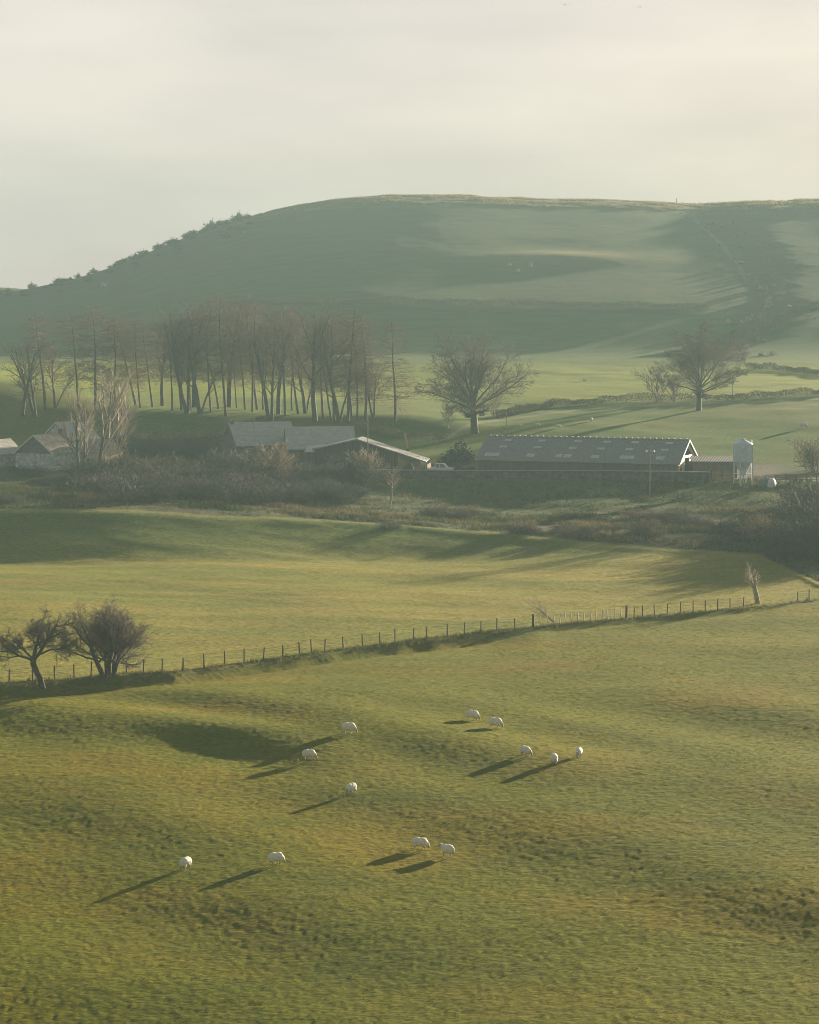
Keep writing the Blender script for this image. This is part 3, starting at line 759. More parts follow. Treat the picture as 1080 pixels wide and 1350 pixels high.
# dead trees on the right of the fence
DEAD = dict(seg=[5, 6, 4, 2], wob=[.05, .08, .12, .2], trop=[.0, .04, .02, 0], tip=[.75, .2, .3, .5], nch=[7, 6, 4], start=[.75, .3, .3], ang=[(12, 45), (25, 55), (30, 60)], ratio=[1.3, .42, .5], shape=[.1, .4, .4], rr=[.3, .5, .6], rmin=.016)
D1 = tree_proto('dead_tree', [((.2, 0, -.2), (-.25, 0, 1), 2.2, .38)], DEAD, 185, M['dead'], M['dead'])
stand(D1, 998, 796, 738, 990, .5, 'pale dead stump with a few thin branches at the end of the fence', y0=200, wide=.85)
D2 = tree_proto('dead_tree', [((0, 0, -.2), (-.55, .1, 1), 2.0, .10)], dict(DEAD, nch=[9, 6, 4], start=[.35, .3, .3], ratio=[.7, .5, .5]), 187, M['dead'], M['dead'])
stand(D2, 735, 822, 779, 722, .3, 'small dead sapling leaning left over the pale fence', y0=200, wide=1.0)

# bushes of the thicket below the farm
def bush_proto(seed, twig, n=16, flat=.9, name='bush'):
    rng = random.Random(seed)
    stems = []
    for i in range(n):
        a = rng.random() * 6.28; q = math.sqrt(rng.random()) * flat
        stems.append(((.5 * q * math.cos(a), .5 * q * math.sin(a), -.3), (q * math.cos(a), q * math.sin(a), 1), rng.uniform(1.5, 2.3), .026))
    r = tree_proto(name, stems, BUSH, seed, M['bark'], twig, split=1, cat='bush')
    for ch in r.children:
        if ch.name.startswith('trunk'): ch.name = 'stem'
        else: ch.name = 'twigs'
    return r
bushes = [bush_proto(201, M['bush_twig']), bush_proto(202, M['bush_twig'], 20, 1.2), bush_proto(203, M['tawny_twig'], 16, .8), bush_proto(204, M['bush_twig'], 22, 1.0)]
rng = random.Random(77)
def put_bush(k, px, v, hpx, label, group, wide=1.2, y0=330):
    g = hit(px, v, y0); s = hpx / F * g.y / bushes[k]['h']
    o = use(bushes[k], g, rng.random() * 6.28, (s * wide, s * wide, s), (0, 0), label, group)
    o.scale = (s * wide, s * wide, s)
BG = 'bare bushes of the thicket below the farm'
for i in range(60):
    px = rng.uniform(120, 470); v = rng.uniform(628, 662) - .02 * (px - 120) * 0
    put_bush(rng.choice((0, 1, 3)), px, v + (px > 300) * rng.uniform(0, 10), rng.uniform(22, 46) * (1.15 if 170 < px < 330 else .9), 'bare grey-brown bush in the dense thicket between the cottage and the dark barn', BG, 1.35)
for i in range(16):
    put_bush(rng.choice((0, 1, 3)), 150 + 9.2 * i, rng.uniform(594, 606), rng.uniform(20, 36), 'dark bush of the row under the grove\'s terrace, behind the thicket', 'bushes under the grove terrace', 1.5, 425)
for i in range(26):
    px = rng.uniform(470, 1010)
    put_bush(rng.choice((0, 2, 1)), px, rng.uniform(672, 700) + .03 * (px - 470), rng.uniform(8, 19), 'low brown bush in the scrub on the bank under the yard wall', 'low bushes of the scrub bank', 1.8)
for i in range(8):
    put_bush(rng.choice((0, 1, 3)), rng.uniform(0, 90), rng.uniform(628, 662), rng.uniform(8, 18), 'low bush in the paddock below the cottage', 'low paddock bushes', 1.5)
for px, v, h in ((1068, 746, 62), (1088, 748, 70), (1080, 724, 66), (1100, 730, 75), (1070, 702, 56), (1092, 704, 64), (1062, 684, 36), (1084, 680, 44), (1120, 715, 80)):
    put_bush(rng.choice((1, 3)), px, v - 9, h, 'tall dark bush crowding the bend at the right end of the far field', 'tall bushes at the bend of the far field', 1.0, 290)
put_bush(2, 1000, 712, 40, 'straw-coloured dead bush on the bank below the white tank', 'straw bush', 1.1)
put_bush(2, 1078, 634, 55, 'tawny bush at the meadow\'s right-hand border beyond the tank', 'border bush', .9, 440)
# trees standing outside the view to the right: their shadows fall across the field
sh = 'bare beech beyond the bend whose long shadow crosses the far field'
for px, Y, h in ((1190, 330, 11), (1225, 334, 9), (1290, 352, 12), (1150, 352, 7), (1200, 407, 21), (1262, 420, 22)):
    g = at(px, Y); o = use(groves[px % 3], g, px * .3, h / groves[px % 3]['h'], (0, 0), sh, 'trees beyond the bend'); s = h / groves[px % 3]['h']; o.scale = (s, s, s)

# leafy bushes: clusters of small leaf faces on twigs
def leaf_cloud(rs, n, centre, rad, size):
    """n small leaf faces spread through an uneven dome"""
    u = rs.randn(n, 3); u /= np.linalg.norm(u, axis=1, keepdims=True)
    rr = rs.rand(n) ** .45
    lump = 1 + .35 * np.sin(u[:, 0] * 5 + 1.3) * np.cos(u[:, 1] * 4 + .4) + .2 * np.sin(u[:, 2] * 9)
    p = u * (rr * lump)[:, None] * np.array(rad)
    p[:, 2] = np.abs(p[:, 2]) if rad[2] > 0 else p[:, 2]
    p += np.array(centre)
    a = rs.randn(n, 3); a /= np.linalg.norm(a, axis=1, keepdims=True)
    b = np.cross(a, rs.randn(n, 3)); b /= np.linalg.norm(b, axis=1, keepdims=True)
    s = size * (.5 + rs.rand(n, 1))
    q = np.stack([p - a * s, p + b * s * .6, p + a * s, p - b * s * .6], 1)
    return q.reshape(-1, 3)

def leafy_bush(name, seed, material, n=420, rad=(1, 1, 1.15), size=.12):
    rs = np.random.RandomState(seed)
    root = empty(name, (0, 0, 0)); root['category'] = 'bush'
    v = leaf_cloud(rs, n, (0, 0, .1), rad, size)
    link('foliage', np_mesh('foliage', v, np.arange(len(v)).reshape(-1, 4)), material, root)
    root['h'] = 1.25
    return root
gorse = [leafy_bush('gorse_bush', 300 + i, M['gorse'], 420, (1, 1, 1.1), .13) for i in range(3)]
rng = random.Random(88)
skx = [a for a, b in SKY]; skv = [b for a, b in SKY]
for i in range(92):
    px = rng.uniform(0, 1) ** .8 * 345 - 8
    Y = rng.uniform(1015, 1099) if i % 2 else rng.uniform(1080, 1101)
    if 120 < px < 160 and i % 3: continue
    g = at(px, Y)
    h = rng.uniform(.9, 2.4) * (1.3 if rng.random() < .15 else 1)
    p = gorse[i % 3]
    o = use(p, g, rng.random() * 6, h / 1.25, (0, 0), 'dark gorse bush among the many along the left shoulder of the hill', 'gorse along the hill\'s left shoulder')
    s = h / 1.25; o.scale = (s * rng.uniform(1, 1.7), s * 1.2, s)
for px, h, lab in ((278, 3.6, 'lone taller gorse bush on the skyline left of the highest skyline bush'), (314, 3.4, 'highest gorse bush on the left skyline, standing alone')):
    o = use(gorse[0], at(px, 1098), 1., h / 1.25, (0, 0), lab, 'lone skyline bushes'); s = h / 1.25; o.scale = (s, s, s)
fir = leafy_bush('fir_bush', 320, M['fir'], 1500, (1, 1, 1.2), .09)
g = hit(607, 612, 425); o = use(fir, g, 0, 1, (0, 0), 'dark evergreen bush beside the long shed\'s left end'); s = 24 / F * g.y / 1.25; o.scale = (s, s, s)
o = use(fir, hit(592, 612, 425), 2., 1, (0, 0), 'smaller dark evergreen bush behind the white vehicle'); o.scale = (s * .75, s * .7, s * .6)

# ------------------------------------------------------------------ hedges
def hedge(name, line, hgt, wid, n, leaf, seed, label, material=None, cat='hedge', rough=.5, y0=440):
    rs = np.random.RandomState(seed)
    pts = [hit(a, b, y0) for a, b in line]
    P = np.array([[p.x, p.y] for p in pts]); seg = np.linalg.norm(np.diff(P, axis=0), axis=1); cum = np.concatenate([[0], np.cumsum(seg)])
    t = rs.rand(n) * cum[-1]
    X = np.interp(t, cum, P[:, 0]); Y = np.interp(t, cum, P[:, 1])
    hv = hgt * (1 + rough * 1.3 * (vnoise(t / 4., t * 0, seed) + .1) + rough * .8 * vnoise(t / 1.3, t * 0, seed + 1))
    X += rs.randn(n) * wid * .4; Y += rs.randn(n) * wid * .4
    Z = height(X, Y) + rs.rand(n) ** .8 * hv
    p = np.stack([X, Y, Z], -1)
    a = rs.randn(n, 3); a /= np.linalg.norm(a, axis=1, keepdims=True); a[:, 2] = np.abs(a[:, 2]) + .3
    b = np.cross(a, rs.randn(n, 3)); b /= np.linalg.norm(b, axis=1, keepdims=True)
    s = leaf * (.5 + rs.rand(n, 1))
    q = np.stack([p - a * s, p + b * s * .45, p + a * s, p - b * s * .45], 1).reshape(-1, 3)
    root = empty(name, pts[0], 0, label, cat)
    link('foliage', np_mesh('foliage', q - np.array(pts[0])[None, :], np.arange(len(q)).reshape(-1, 4)), material or M['hedge'], root)
    return root
hedge('hedge', [(655, 552), (730, 537), (800, 531), (880, 529), (960, 528), (1020, 524), (1100, 521)], 1.5, 1.1, 26000, .11, 401, 'long dark hedge across the meadow behind the long shed, under the round-crowned oak')
hedge('hedge', [(985, 486), (1040, 490), (1110, 497)], 1.7, 1.6, 7000, .15, 402, 'short dark hedge high on the right, above the meadow', y0=560)
hedge('hedge', [(300, 404), (420, 402), (560, 401), (700, 404), (820, 406), (935, 408)], 1.9, 2.6, 26000, .17, 403, 'hedge running straight along the middle of the hillside', y0=700)
hedge('hedge', [(935, 476), (980, 455), (1020, 432), (1060, 413), (1110, 398)], 2.6, 2.4, 12000, .19, 404, 'dark hedge climbing diagonally up the right side of the hill', y0=640)
hedge('hedge', [(470, 568), (540, 580), (590, 584)], 1.5, 1.6, 5000, .11, 405, 'low overgrown hedge behind the dark barn', y0=455)

# scrub wood in the gully: one mass
def scrub_mass():
    rs = np.random.RandomState(55); vs = []
    for i in range(90):
        Y = rs.uniform(690, 1060)
        gx = np.interp(Y, [690, 750, 800, 840, 900, 960, 1020, 1095], [935, 965, 998, 1004, 990, 965, 936, 914])
        px = gx + rs.randn() * 18 + (rs.rand() < .35) * rs.uniform(0, 60)
        g = at(px, Y); h = rs.uniform(.8, 2.4) if Y < 850 else rs.uniform(.4, 1.3)
        vs.append(leaf_cloud(rs, 70, g, (h * .9, h * .9, h), .26))
    for i in range(12):
        px = rs.uniform(940, 985); v = rs.uniform(440, 482); g = hit(px, v, 620); h = rs.uniform(1.5, 3.5)
        vs.append(leaf_cloud(rs, 90, g, (h * .7, h * .7, h), .28))
    v = np.concatenate(vs)
    tag(link('scrub_woodland', np_mesh('scrub_woodland', v, np.arange(len(v)).reshape(-1, 4)), leafy('scrub_twigs', (.15, .125, .09), trans=.2)), kind='stuff')
scrub_mass()

# ------------------------------------------------------------------ boulders and the outcrop
def rock_obj(px, v, w, h, label, seed, y0=560, group=None):
    import bmesh
    g = hit(px, v, y0); sx = w / F * g.y / 2; sz = h / F * g.y
    bm = bmesh.new(); bmesh.ops.create_icosphere(bm, subdivisions=3, radius=1)
    rs = random.Random(seed)
    a = [Vector((rs.gauss(0, 1), rs.gauss(0, 1), rs.gauss(0, 1))).normalized() for _ in range(14)]
    for q in bm.verts:
        for d in a:
            k = q.co.dot(d)
            if k > .72: q.co -= d * (k - .72) * .9
        q.co.x *= sx; q.co.y *= sx * .8; q.co.z *= sz * .8
    me = bpy.data.meshes.new('boulder'); bm.to_mesh(me); bm.free()
    tag(link('boulder', me, M['rock'], None, g), label, 'boulder', group)
for i, (px, v, w, h, y0, lab) in enumerate([
    (985, 481, 7, 3, 560, 'small white boulder at the foot of the diagonal hedge'), (966, 480, 4, 3, 560, 'tiny pale boulder left of the white one by the diagonal hedge'),
    (1005, 485, 8, 3, 560, 'pale grey stone at the left end of the short high hedge'), (1024, 486, 7, 3, 560, 'second pale stone in front of the short high hedge'),
    (1040, 404, 9, 3, 700, 'flat pale outcrop beside the top of the diagonal hedge'), (1056, 409, 10, 3, 700, 'broken pale outcrop touching the diagonal hedge\'s upper part'),
    (672, 350, 8, 4, 760, 'pale stone at the left of the small scree on the hillside'), (683, 358, 8, 6, 760, 'largest pale rock of the small hillside scree'), (700, 351, 7, 9, 760, 'tall narrow pale rock on the right of the hillside scree'),
    (315, 302, 5, 2, 880, 'pale rock just below the highest gorse bush'), (322, 307, 5, 2, 880, 'second pale rock lower down below the highest gorse bush'), (137, 378, 12, 9, 880, 'grey crag on the left shoulder of the hill'),
]):
    rock_obj(px, v, w, h, lab, 500 + i, y0)

# ------------------------------------------------------------------ sheep
def sheep_mesh(pose, seed):
    """one smooth body grown from blended ellipsoids"""
    mb = bpy.data.metaballs.new('s'); mb.resolution = .045; mb.render_resolution = .045; mb.threshold = .4
    ob = bpy.data.objects.new('s', mb); COL.objects.link(ob)
    rs = random.Random(seed)
    def ell(x, y, z, sx, sy, sz, tilt=0.0, yaw=0.0):
        e = mb.elements.new(type='ELLIPSOID'); e.co = (x, y, z); e.radius = 1.0; k = 1.32
        e.size_x, e.size_y, e.size_z = sx * k, sy * k, sz * k
        e.rotation = (Matrix.Rotation(yaw, 3, 'Z') @ Matrix.Rotation(tilt, 3, 'Y')).to_quaternion()
        e.stiffness = 2.0
    ell(-.24, 0, .54, .32, .31, .33); ell(.02, 0, .52, .38, .33, .34); ell(.27, 0, .53, .28, .28, .32)
    ell(-.52, 0, .48, .09, .08, .19)
    if pose == 'graze':
        ell(.47, 0, .42, .24, .18, .19, R(48)); hd = (.60, .02, .22); ell(*hd, .17, .085, .095, R(62)); ty, tz = 0, -1
    elif pose == 'turn':
        ell(.45, .08, .42, .24, .18, .19, R(45), R(25)); hd = (.55, .20, .22); ell(*hd, .17, .085, .095, R(60), R(40))
    else:
        ell(.46, 0, .66, .22, .14, .15, R(-38)); hd = (.64, 0, .76); ell(*hd, .16, .085, .10, R(18))
    for x0, sg in ((-.36, 1), (-.36, -1), (.26, 1), (.26, -1)):
        st = rs.uniform(-.07, .07)
        ell(x0 + st * .4, sg * .17, .30, .11, .09, .15); ell(x0 + st, sg * .17, .13, .05, .047, .15)
    c = Vector(hd)
    for sg in (1, -1): ell(c.x - .03, c.y + sg * .12, c.z + .07, .035, .075, .022)
    dg = bpy.context.evaluated_depsgraph_get(); dg.update()
    new = bpy.data.meshes.new_from_object(ob.evaluated_get(dg)); bpy.data.objects.remove(ob); new.name = 'sheep'
    n = len(new.vertices); co = np.zeros(n * 3, np.float32); new.vertices.foreach_get('co', co); co = co.reshape(-1, 3)
    co[:, 2] -= co[:, 2].min()
    nm = np.zeros(n * 3, np.float32); new.vertices.foreach_get('normal', nm); nm = nm.reshape(-1, 3)
    wool = sstep(.26, .36, co[:, 2]) * (1 - sstep(.50, .58, co[:, 0]))
    co = co + nm * (wool * (.02 + .045 * vnoise(co[:, 0] * 9 + co[:, 2] * 5, co[:, 1] * 9 + co[:, 2] * 7, seed)))[:, None]
    new.vertices.foreach_set('co', co.ravel())
    new.materials.clear(); new.materials.append(M['wool']); new.materials.append(M['face'])
    for f in new.polygons:
        c = f.center; f.use_smooth = True
        f.material_index = 1 if (c.z < .27 and c.x < .5) or c.x > .56 or (pose == 'turn' and c.y > .17 and c.x > .45 and c.z < .4) else 0
    return new
SM = {('graze', 0): sheep_mesh('graze', 1), ('graze', 1): sheep_mesh('graze', 2), ('turn', 0): sheep_mesh('turn', 3), ('up', 0): sheep_mesh('up', 4)}
def sheep(px, v, heading, key, scale, label, group, y0=112.):
    g = hit(px, v, y0)
    o = tag(link('sheep', SM[key], None, None, g), label, 'sheep', group)
    e = .6
    nx = -(H1(g.x + e, g.y) - H1(g.x - e, g.y)) / (2 * e); ny = -(H1(g.x, g.y + e) - H1(g.x, g.y - e)) / (2 * e)
    q = Vector((0, 0, 1)).rotation_difference(Vector((nx * .6, ny * .6, 1)).normalized())
    o.rotation_euler = (q.to_matrix() @ Matrix.Rotation(R(heading), 3, 'Z')).to_euler()
    o.scale = (scale,) * 3
FG = 'sheep grazing on the near slope'
for px, v, hd, key, sc, lab in [
    (245, 1147, 62, ('graze', 0), .95, 'white sheep seen mostly from behind, lowest left of the flock'),
    (364, 1141, 22, ('graze', 1), .95, 'plump white sheep grazing to the right, second from the left in the lowest row'),
    (554, 1122, -8, ('graze', 0), 1.0, 'large white sheep with head down, left one of the low pair'),
    (590, 1130, 148, ('up', 0), .92, 'white sheep with raised head facing left, right one of the low pair'),
    (463, 1047, 236, ('graze', 1), .95, 'single white sheep turned half away, alone in the middle of the slope'),
    (408, 1004, -14, ('graze', 0), .98, 'white sheep grazing at the lower edge of the dark hollow'),
    (460, 967, -6, ('graze', 1), 1.04, 'white sheep standing side-on at the right end of the dark hollow'),
    (623, 950, -22, ('graze', 0), 1.04, 'topmost white sheep, its long shadow reaching the dark hollow'),
    (653, 961, -12, ('graze', 1), 1.04, 'white sheep just right of and below the topmost one'),
    (693, 998, -52, ('turn', 0), .95, 'white sheep facing half forward, leftmost of the group of three'),
    (731, 1008, -86, ('graze', 0), .95, 'white sheep facing the viewer head down, lowest of the group of three'),
    (763, 999, -104, ('graze', 1), .92, 'white sheep facing the viewer, rightmost of the group of three'),
]: sheep(px, v, hd, key, sc, lab, FG)
for px, v, hd, sc, lab, y0 in [
    (684, 563, 20, 1.1, 'distant sheep nearest the big oak, behind the long shed', 450), (709, 563, 190, 1.1, 'distant sheep second from the big oak behind the long shed', 450),
    (736, 565, 10, 1.1, 'distant sheep lowest behind the middle of the long shed\'s ridge', 450), (780, 556, 80, 1.1, 'distant sheep alone, highest and farthest right behind the long shed', 450),
    (1060, 564, 5, 1.4, 'distant sheep on the meadow to the right of the silo', 450), (137, 441, 10, 1.3, 'far sheep on the hillside seen between the leftmost larches', 690),
    (147, 439, 160, 1.4, 'far sheep beside another on the hillside behind the leaning larch', 690), (14, 470, 10, 1.4, 'far sheep on the hill at the very left of the view', 690),
    (46, 463, 190, 1.3, 'far sheep behind the leftmost larch on the hill', 690), (771, 503, 20, 1.0, 'tiny far sheep on the bright meadow left of the round-crowned oak', 560),
]: sheep(px, v, hd, ('graze', 1), sc, lab, 'distant sheep', y0)

# ------------------------------------------------------------------ fences
def fence(posts, label, material, ph=1.25, pr=.072, thick=(), wires=4, jitter=0.05, seed=1):
    rs = random.Random(seed)
    P = []
    for px in posts:
        Y = float(np.interp(px, *FENCE_Y)) + .9
        P.append(at(px, Y))
    root = empty('fence', P[0], 0, label, 'fence')
    tops = []
    for i, p in enumerate(P):
        loc = p - P[0]; h = ph * rs.uniform(.9, 1.08) * (1.22 if posts[i] in thick else 1); r = pr * (2.1 if posts[i] in thick else 1)
        lx, ly = rs.gauss(0, jitter), rs.gauss(0, jitter)
        m = MB(); m.tube((0, 0, -.3), (lx, ly, h), r, r * .9, 8); m.tube((lx, ly, h), (lx, ly, h + .03), r * .9, r * .4, 8)
        m.build('post', material, root, loc=loc)
        tops.append((loc, lx, ly, h))
    w = MB()
    for (a, b) in zip(tops[:-1], tops[1:]):
        for k in range(wires):
            f = .92 - .8 * k / max(wires - 1, 1)
            w.tube(a[0] + Vector((a[1], a[2], a[3])) * f, b[0] + Vector((b[1], b[2], b[3])) * f, .011, n=3, caps=False)
    w.build('wire', M['wire'], root)
    return root
fence([-14, 12, 43, 72, 98, 120, 143, 167, 189, 214, 241, 269, 296, 322, 347, 373, 395, 411, 428, 453, 478, 501, 521, 545, 563, 590, 612, 634, 655, 679, 703],
      'long dark post and wire fence running past the two thorns to a thick corner post', M['post'], thick=(703,), seed=2)
fence([713, 722, 730, 738, 746, 754, 762, 770, 778, 786, 794, 802, 810, 818], 'short fence of closely set pale stakes beside the leaning dead sapling', M['post_pale'], ph=1.15, pr=.07, jitter=.08, seed=3, wires=5)
fence([826, 836, 847, 863, 880, 897, 914, 930, 946, 963, 980], 'dark post and wire fence between the pale stakes and the dead stump', M['post'], thick=(826,), seed=4)
fence([1052, 1067], 'pair of dark fence posts at the bend right of the dead stump', M['post'], seed=5)

# ------------------------------------------------------------------ farm buildings
def rot(v, a): return Vector((v[0] * math.cos(a) - v[1] * math.sin(a), v[0] * math.sin(a) + v[1] * math.cos(a), v[2] if len(v) > 2 else 0))

def roof_part(parent, L, D, he, hr, material, over=.35, th=.12, x0=0.0, name='roof', ridge_y=None):
    ym = D / 2 if ridge_y is None else ridge_y
    m = MB()
    for ya, yb, s in ((0, ym, -1), (D, ym, 1)):
        k = (hr - he) / abs(yb - ya); ye = ya + s * over; ze = he - k * over
        q = [(x0 - over, ye, ze + .03), (x0 + L + over, ye, ze + .03), (x0 + L + over, yb, hr + .03), (x0 - over, yb, hr + .03)]
        m.prism(q, (0, 0, th))
    return m.build(name, material, parent)

def walls_part(parent, L, D, he, hr, material, x0=0.0, low=-1.5, name='wall', ridge_y=None, skip=()):
    ym = D / 2 if ridge_y is None else ridge_y; t = .2
    m = MB()
    if 'front' not in skip: m.box(x0, 0, low, x0 + L, t, he)
    if 'back' not in skip: m.box(x0, D - t, low, x0 + L, D, he)
    for nm, xa in (('left', x0), ('right', x0 + L - t)):
        if nm in skip: continue
        m.prism([(xa, t + .003, low), (xa, D - t - .003, low), (xa, D - t - .003, he), (xa, ym, hr - .05), (xa, t + .003, he)], (t, 0, 0))
    return m.build(name, material, parent)

# long shed
def long_shed():
    L, D, he, hr = 39.6, 15.0, 3.3, 7.1
    p = Vector(((629 - CX) / F * 438, 438, -30.25)); a = R(-20)
    root = empty('long_shed', p, a, 'long timber-boarded farm shed with a grey sheeted roof dotted with pale skylights', 'shed')
    walls_part(root, L, D, he, hr, M['timber'], skip=('right',))
    rf = roof_part(root, L, D, he, hr, M['corr'], .4)
    k = (hr - he) / (D / 2)
    def sheet(x, f0, f1, w, extra=0):
        y0, y1 = D / 2 * f0, D / 2 * f1
        m = MB(); q = [(x, y0, he + k * y0 + .165), (x + w, y0, he + k * y0 + .165), (x + w, y1, he + k * y1 + .165), (x, y1, he + k * y1 + .165)]
        m.prism(q, (0, 0, .02)).build('skylight', M['sky_light'], rf)
    for x in (3.6, 10.4, 17.6, 23.4, 28.9, 35.6): sheet(x, .80, .885, 1.5)
    for x in (3.3, 10.2, 17.2, 22.8, 28.4, 35.2): sheet(x, .49, .575, 1.5)
    for x, w in ((1.2, 2.9), (9.6, 1.6), (15.4, 1.2), (17.0, 1.5), (22.4, 1.5), (28.0, 2.8), (35.0, 1.6)): sheet(x, .1, .24, w)
    m = MB()                                     # ridge capping with its row of raised sheet ends
    m.tube((-.4, D / 2, hr + .17), (L + .4, D / 2, hr + .17), .16, n=8)
    for i in range(34):
        x = .3 + i * (L - .6) / 33; m.box(x - .17, D / 2 - .25, hr + .2, x + .17, D / 2 + .25, hr + .42)
    m.build('ridge_cap', M['lead'], root)
    MB().tube((-.4, -.5, he - .2), (L + .4, -.5, he - .2), .09, n=8).build('gutter', M['lead'], root)
    for x in (.15, L - .2): MB().tube((x, -.12, he - .25), (x, -.12, -1), .06, n=8).build('downpipe', M['lead'], root)
    # open gable towards the sun
    t = .2; xa = L - t
    m = MB()
    m.prism([(xa, t + .003, -1.5), (xa, 5.0, -1.5), (xa, 5.0, he + k * 5.0 - .05), (xa, t + .003, he)], (t, 0, 0))
    m.prism([(xa, D - 3.4, -1.5), (xa, D - t - .003, -1.5), (xa, D - t - .003, he), (xa, D - 3.4, he + k * 3.4 - .05)], (t, 0, 0))
    m.prism([(xa, 5.003, he + k * 5.0 - .75), (xa, 5.003, he + k * 5.0 - .05), (xa, D / 2, hr - .05), (xa, D / 2, hr - .9)], (t, 0, 0))
    m.prism([(xa, D / 2 + .003, hr - .9), (xa, D / 2 + .003, hr - .05), (xa, D - 3.403, he + k * 3.4 - .05), (xa, D - 3.403, he + k * 3.4 - .75)], (t, 0, 0))
    m.build('gable_wall', M['cream'], root)
    MB().box(xa + .02, 5.003, 3.9, xa + .17, D - 3.403, 4.35).build('lintel', M['white'], root)
    MB().box(xa + .24, 8.2, -1.2, xa + .32, 11.4, 3.9).build('sliding_door', M['white'], root)
    MB().box(L + .003, 1.3, .4, L + .03, 2.3, 2.4).build('door', M['dark'], root)
    m = MB()
    for s, ya, yb in ((1, -.4, D / 2), (-1, D + .4, D / 2)):
        za = he - k * .4; m.prism([(L + .41, ya, za - .1), (L + .41, yb, hr - .1), (L + .41, yb, hr + .22), (L + .41, ya, za + .22)], (.05, 0, 0))
    m.build('bargeboard', M['white'], root)
long_shed()

def dark_barn():
    a = R(-5); Y = 436
    x = (415 - CX) / F * Y
    L, D = 16.0, 9.0
    root = empty('dark_barn', (x, Y, -30.2), a, 'low dark-clad barn with a broad shallow gable, an open bay and one pale boarded end', 'barn')
    apx, he_l, he_r, hr = 8.2, 5.2, 4.5, 7.0
    m = MB()
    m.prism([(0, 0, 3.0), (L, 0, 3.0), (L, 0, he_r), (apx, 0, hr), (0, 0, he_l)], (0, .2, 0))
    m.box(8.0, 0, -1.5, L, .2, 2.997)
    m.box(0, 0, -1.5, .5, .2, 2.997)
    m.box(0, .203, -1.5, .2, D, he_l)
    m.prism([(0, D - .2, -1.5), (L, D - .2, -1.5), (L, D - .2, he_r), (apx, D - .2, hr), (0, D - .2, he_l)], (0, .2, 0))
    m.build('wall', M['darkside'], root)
    MB().box(.5, 3.2, -1.4, 8.2, 3.3, 3.4).build('bay_shade', M['dark'], root)  # near-black sheet standing in for the shade inside the open bay
    MB().prism([(L + .2, .05, -1.5), (L + 3.9, 5.2, -1.5), (L + 3.9, 5.2, he_r - .95), (L + .2, .05, he_r - .1)], (-.18, .1, 0)).build('end_wall', M['palewood'], root)['label'] = 'pale sunlit vertical boarding'
    m = MB(); o = .3
    kl = (hr - he_l) / apx; kr = (hr - he_r) / (L - apx); xr = L + 5.4
    m.prism([(-.5, -o, he_l - .5 * kl + .03), (apx, -o, hr + .03), (apx, D + o, hr + .03), (-.5, D + o, he_l - .5 * kl + .03)], (0, 0, .14))
    m.prism([(apx, -o, hr + .032), (xr, -o, hr - kr * (xr - apx) + .03), (xr, D + o, hr - kr * (xr - apx) + .03), (apx, D + o, hr + .032)], (0, 0, .14))
    m.build('roof', M['corr'], root)
    m = MB()
    m.prism([(-.5, -o - .06, he_l - .5 * kl - .05), (apx, -o - .06, hr - .05), (apx, -o - .06, hr + .2), (-.5, -o - .06, he_l - .5 * kl + .2)], (0, .05, 0))
    m.prism([(apx, -o - .06, hr - .05), (xr, -o - .06, hr - kr * (xr - apx) - .05), (xr, -o - .06, hr - kr * (xr - apx) + .2), (apx, -o - .06, hr + .2)], (0, .05, 0))
    m.build('bargeboard', M['corr'], root)
    for y in (.3, D - .3): MB().tube((xr - .2, y, -1.5), (xr - .2, y, hr - kr * (xr - apx)), .09, n=8).build('post', M['post'], root)
dark_barn()

def grey_house():
    a = R(22); Y = 446
    x = (313 - CX) / F * Y
    L, D, he, hr = 12.6, 10.5, 4.7, 8.9
    root = empty('farmhouse', (x, Y, -29.6), a, 'stone farmhouse with a pale grey slate roof half hidden by the thicket', 'house')
    walls_part(root, L, D, he, hr, M['stone'], low=-2)
    rf = roof_part(root, L, D, he, hr, M['slate'], .25)
    MB().box(-.02, D / 2 - .5, hr - .3, .75, D / 2 + .5, hr + .55).build('chimney', M['stone'], rf)
    MB().tube((4.2, 2.4, 7), (4.2, 2.4, 10.1), .07, n=8).build('vent_pipe', M['lead'], rf)
    for xx in (2.0, 5.6, 9.4):
        w = MB(); w.box(xx, -.05, 2.9, xx + .9, -.005, 4.2); w = w.build('window', M['white'], root)
        MB().box(xx + .08, -.075, 2.98, xx + .82, -.053, 4.12).build('pane', M['glass'], w)
grey_house()

def stone_barn():
    a = R(7); Y = 443
    x = (380 - CX) / F * Y
    L, D, he, hr = 13.0, 10.5, 4.5, 8.5
    root = empty('stone_barn', (x, Y, -29.9), a, 'stone barn with a broad pale grey roof between the farmhouse and the dark barn', 'barn')
    walls_part(root, L, D, he, hr, M['stone'], low=-2)
    roof_part(root, L, D, he, hr, M['slate'], .35)
    MB().tube((-.3, -.4, he - .12), (L + .3, -.4, he - .12), .08, n=8).build('gutter', M['lead'], root)
    MB().box(8.4, -.04, -.5, 10.4, -.004, 2.6).build('door', M['palewood'], root)
    m = MB(); q = [(-1.9, 1.0, 8.3)]
    return root
stone_barn()

def porch():
    Y = 437; x = (404 - CX) / F * Y
    root = empty('lean_to', (x, Y, -30), R(-10), 'small lean-to with a pale sheet roof against the dark barn\'s left corner', 'shed')
    MB().box(0, 0, -1, 3.4, .15, 4.3).build('wall', M['stone'], root)
    MB().prism([(-.3, -.5, 4.35), (3.6, -.5, 4.35), (3.6, 3.4, 5.5), (-.3, 3.4, 5.5)], (0, 0, .1)).build('roof', M['sky_light'], root)
porch()

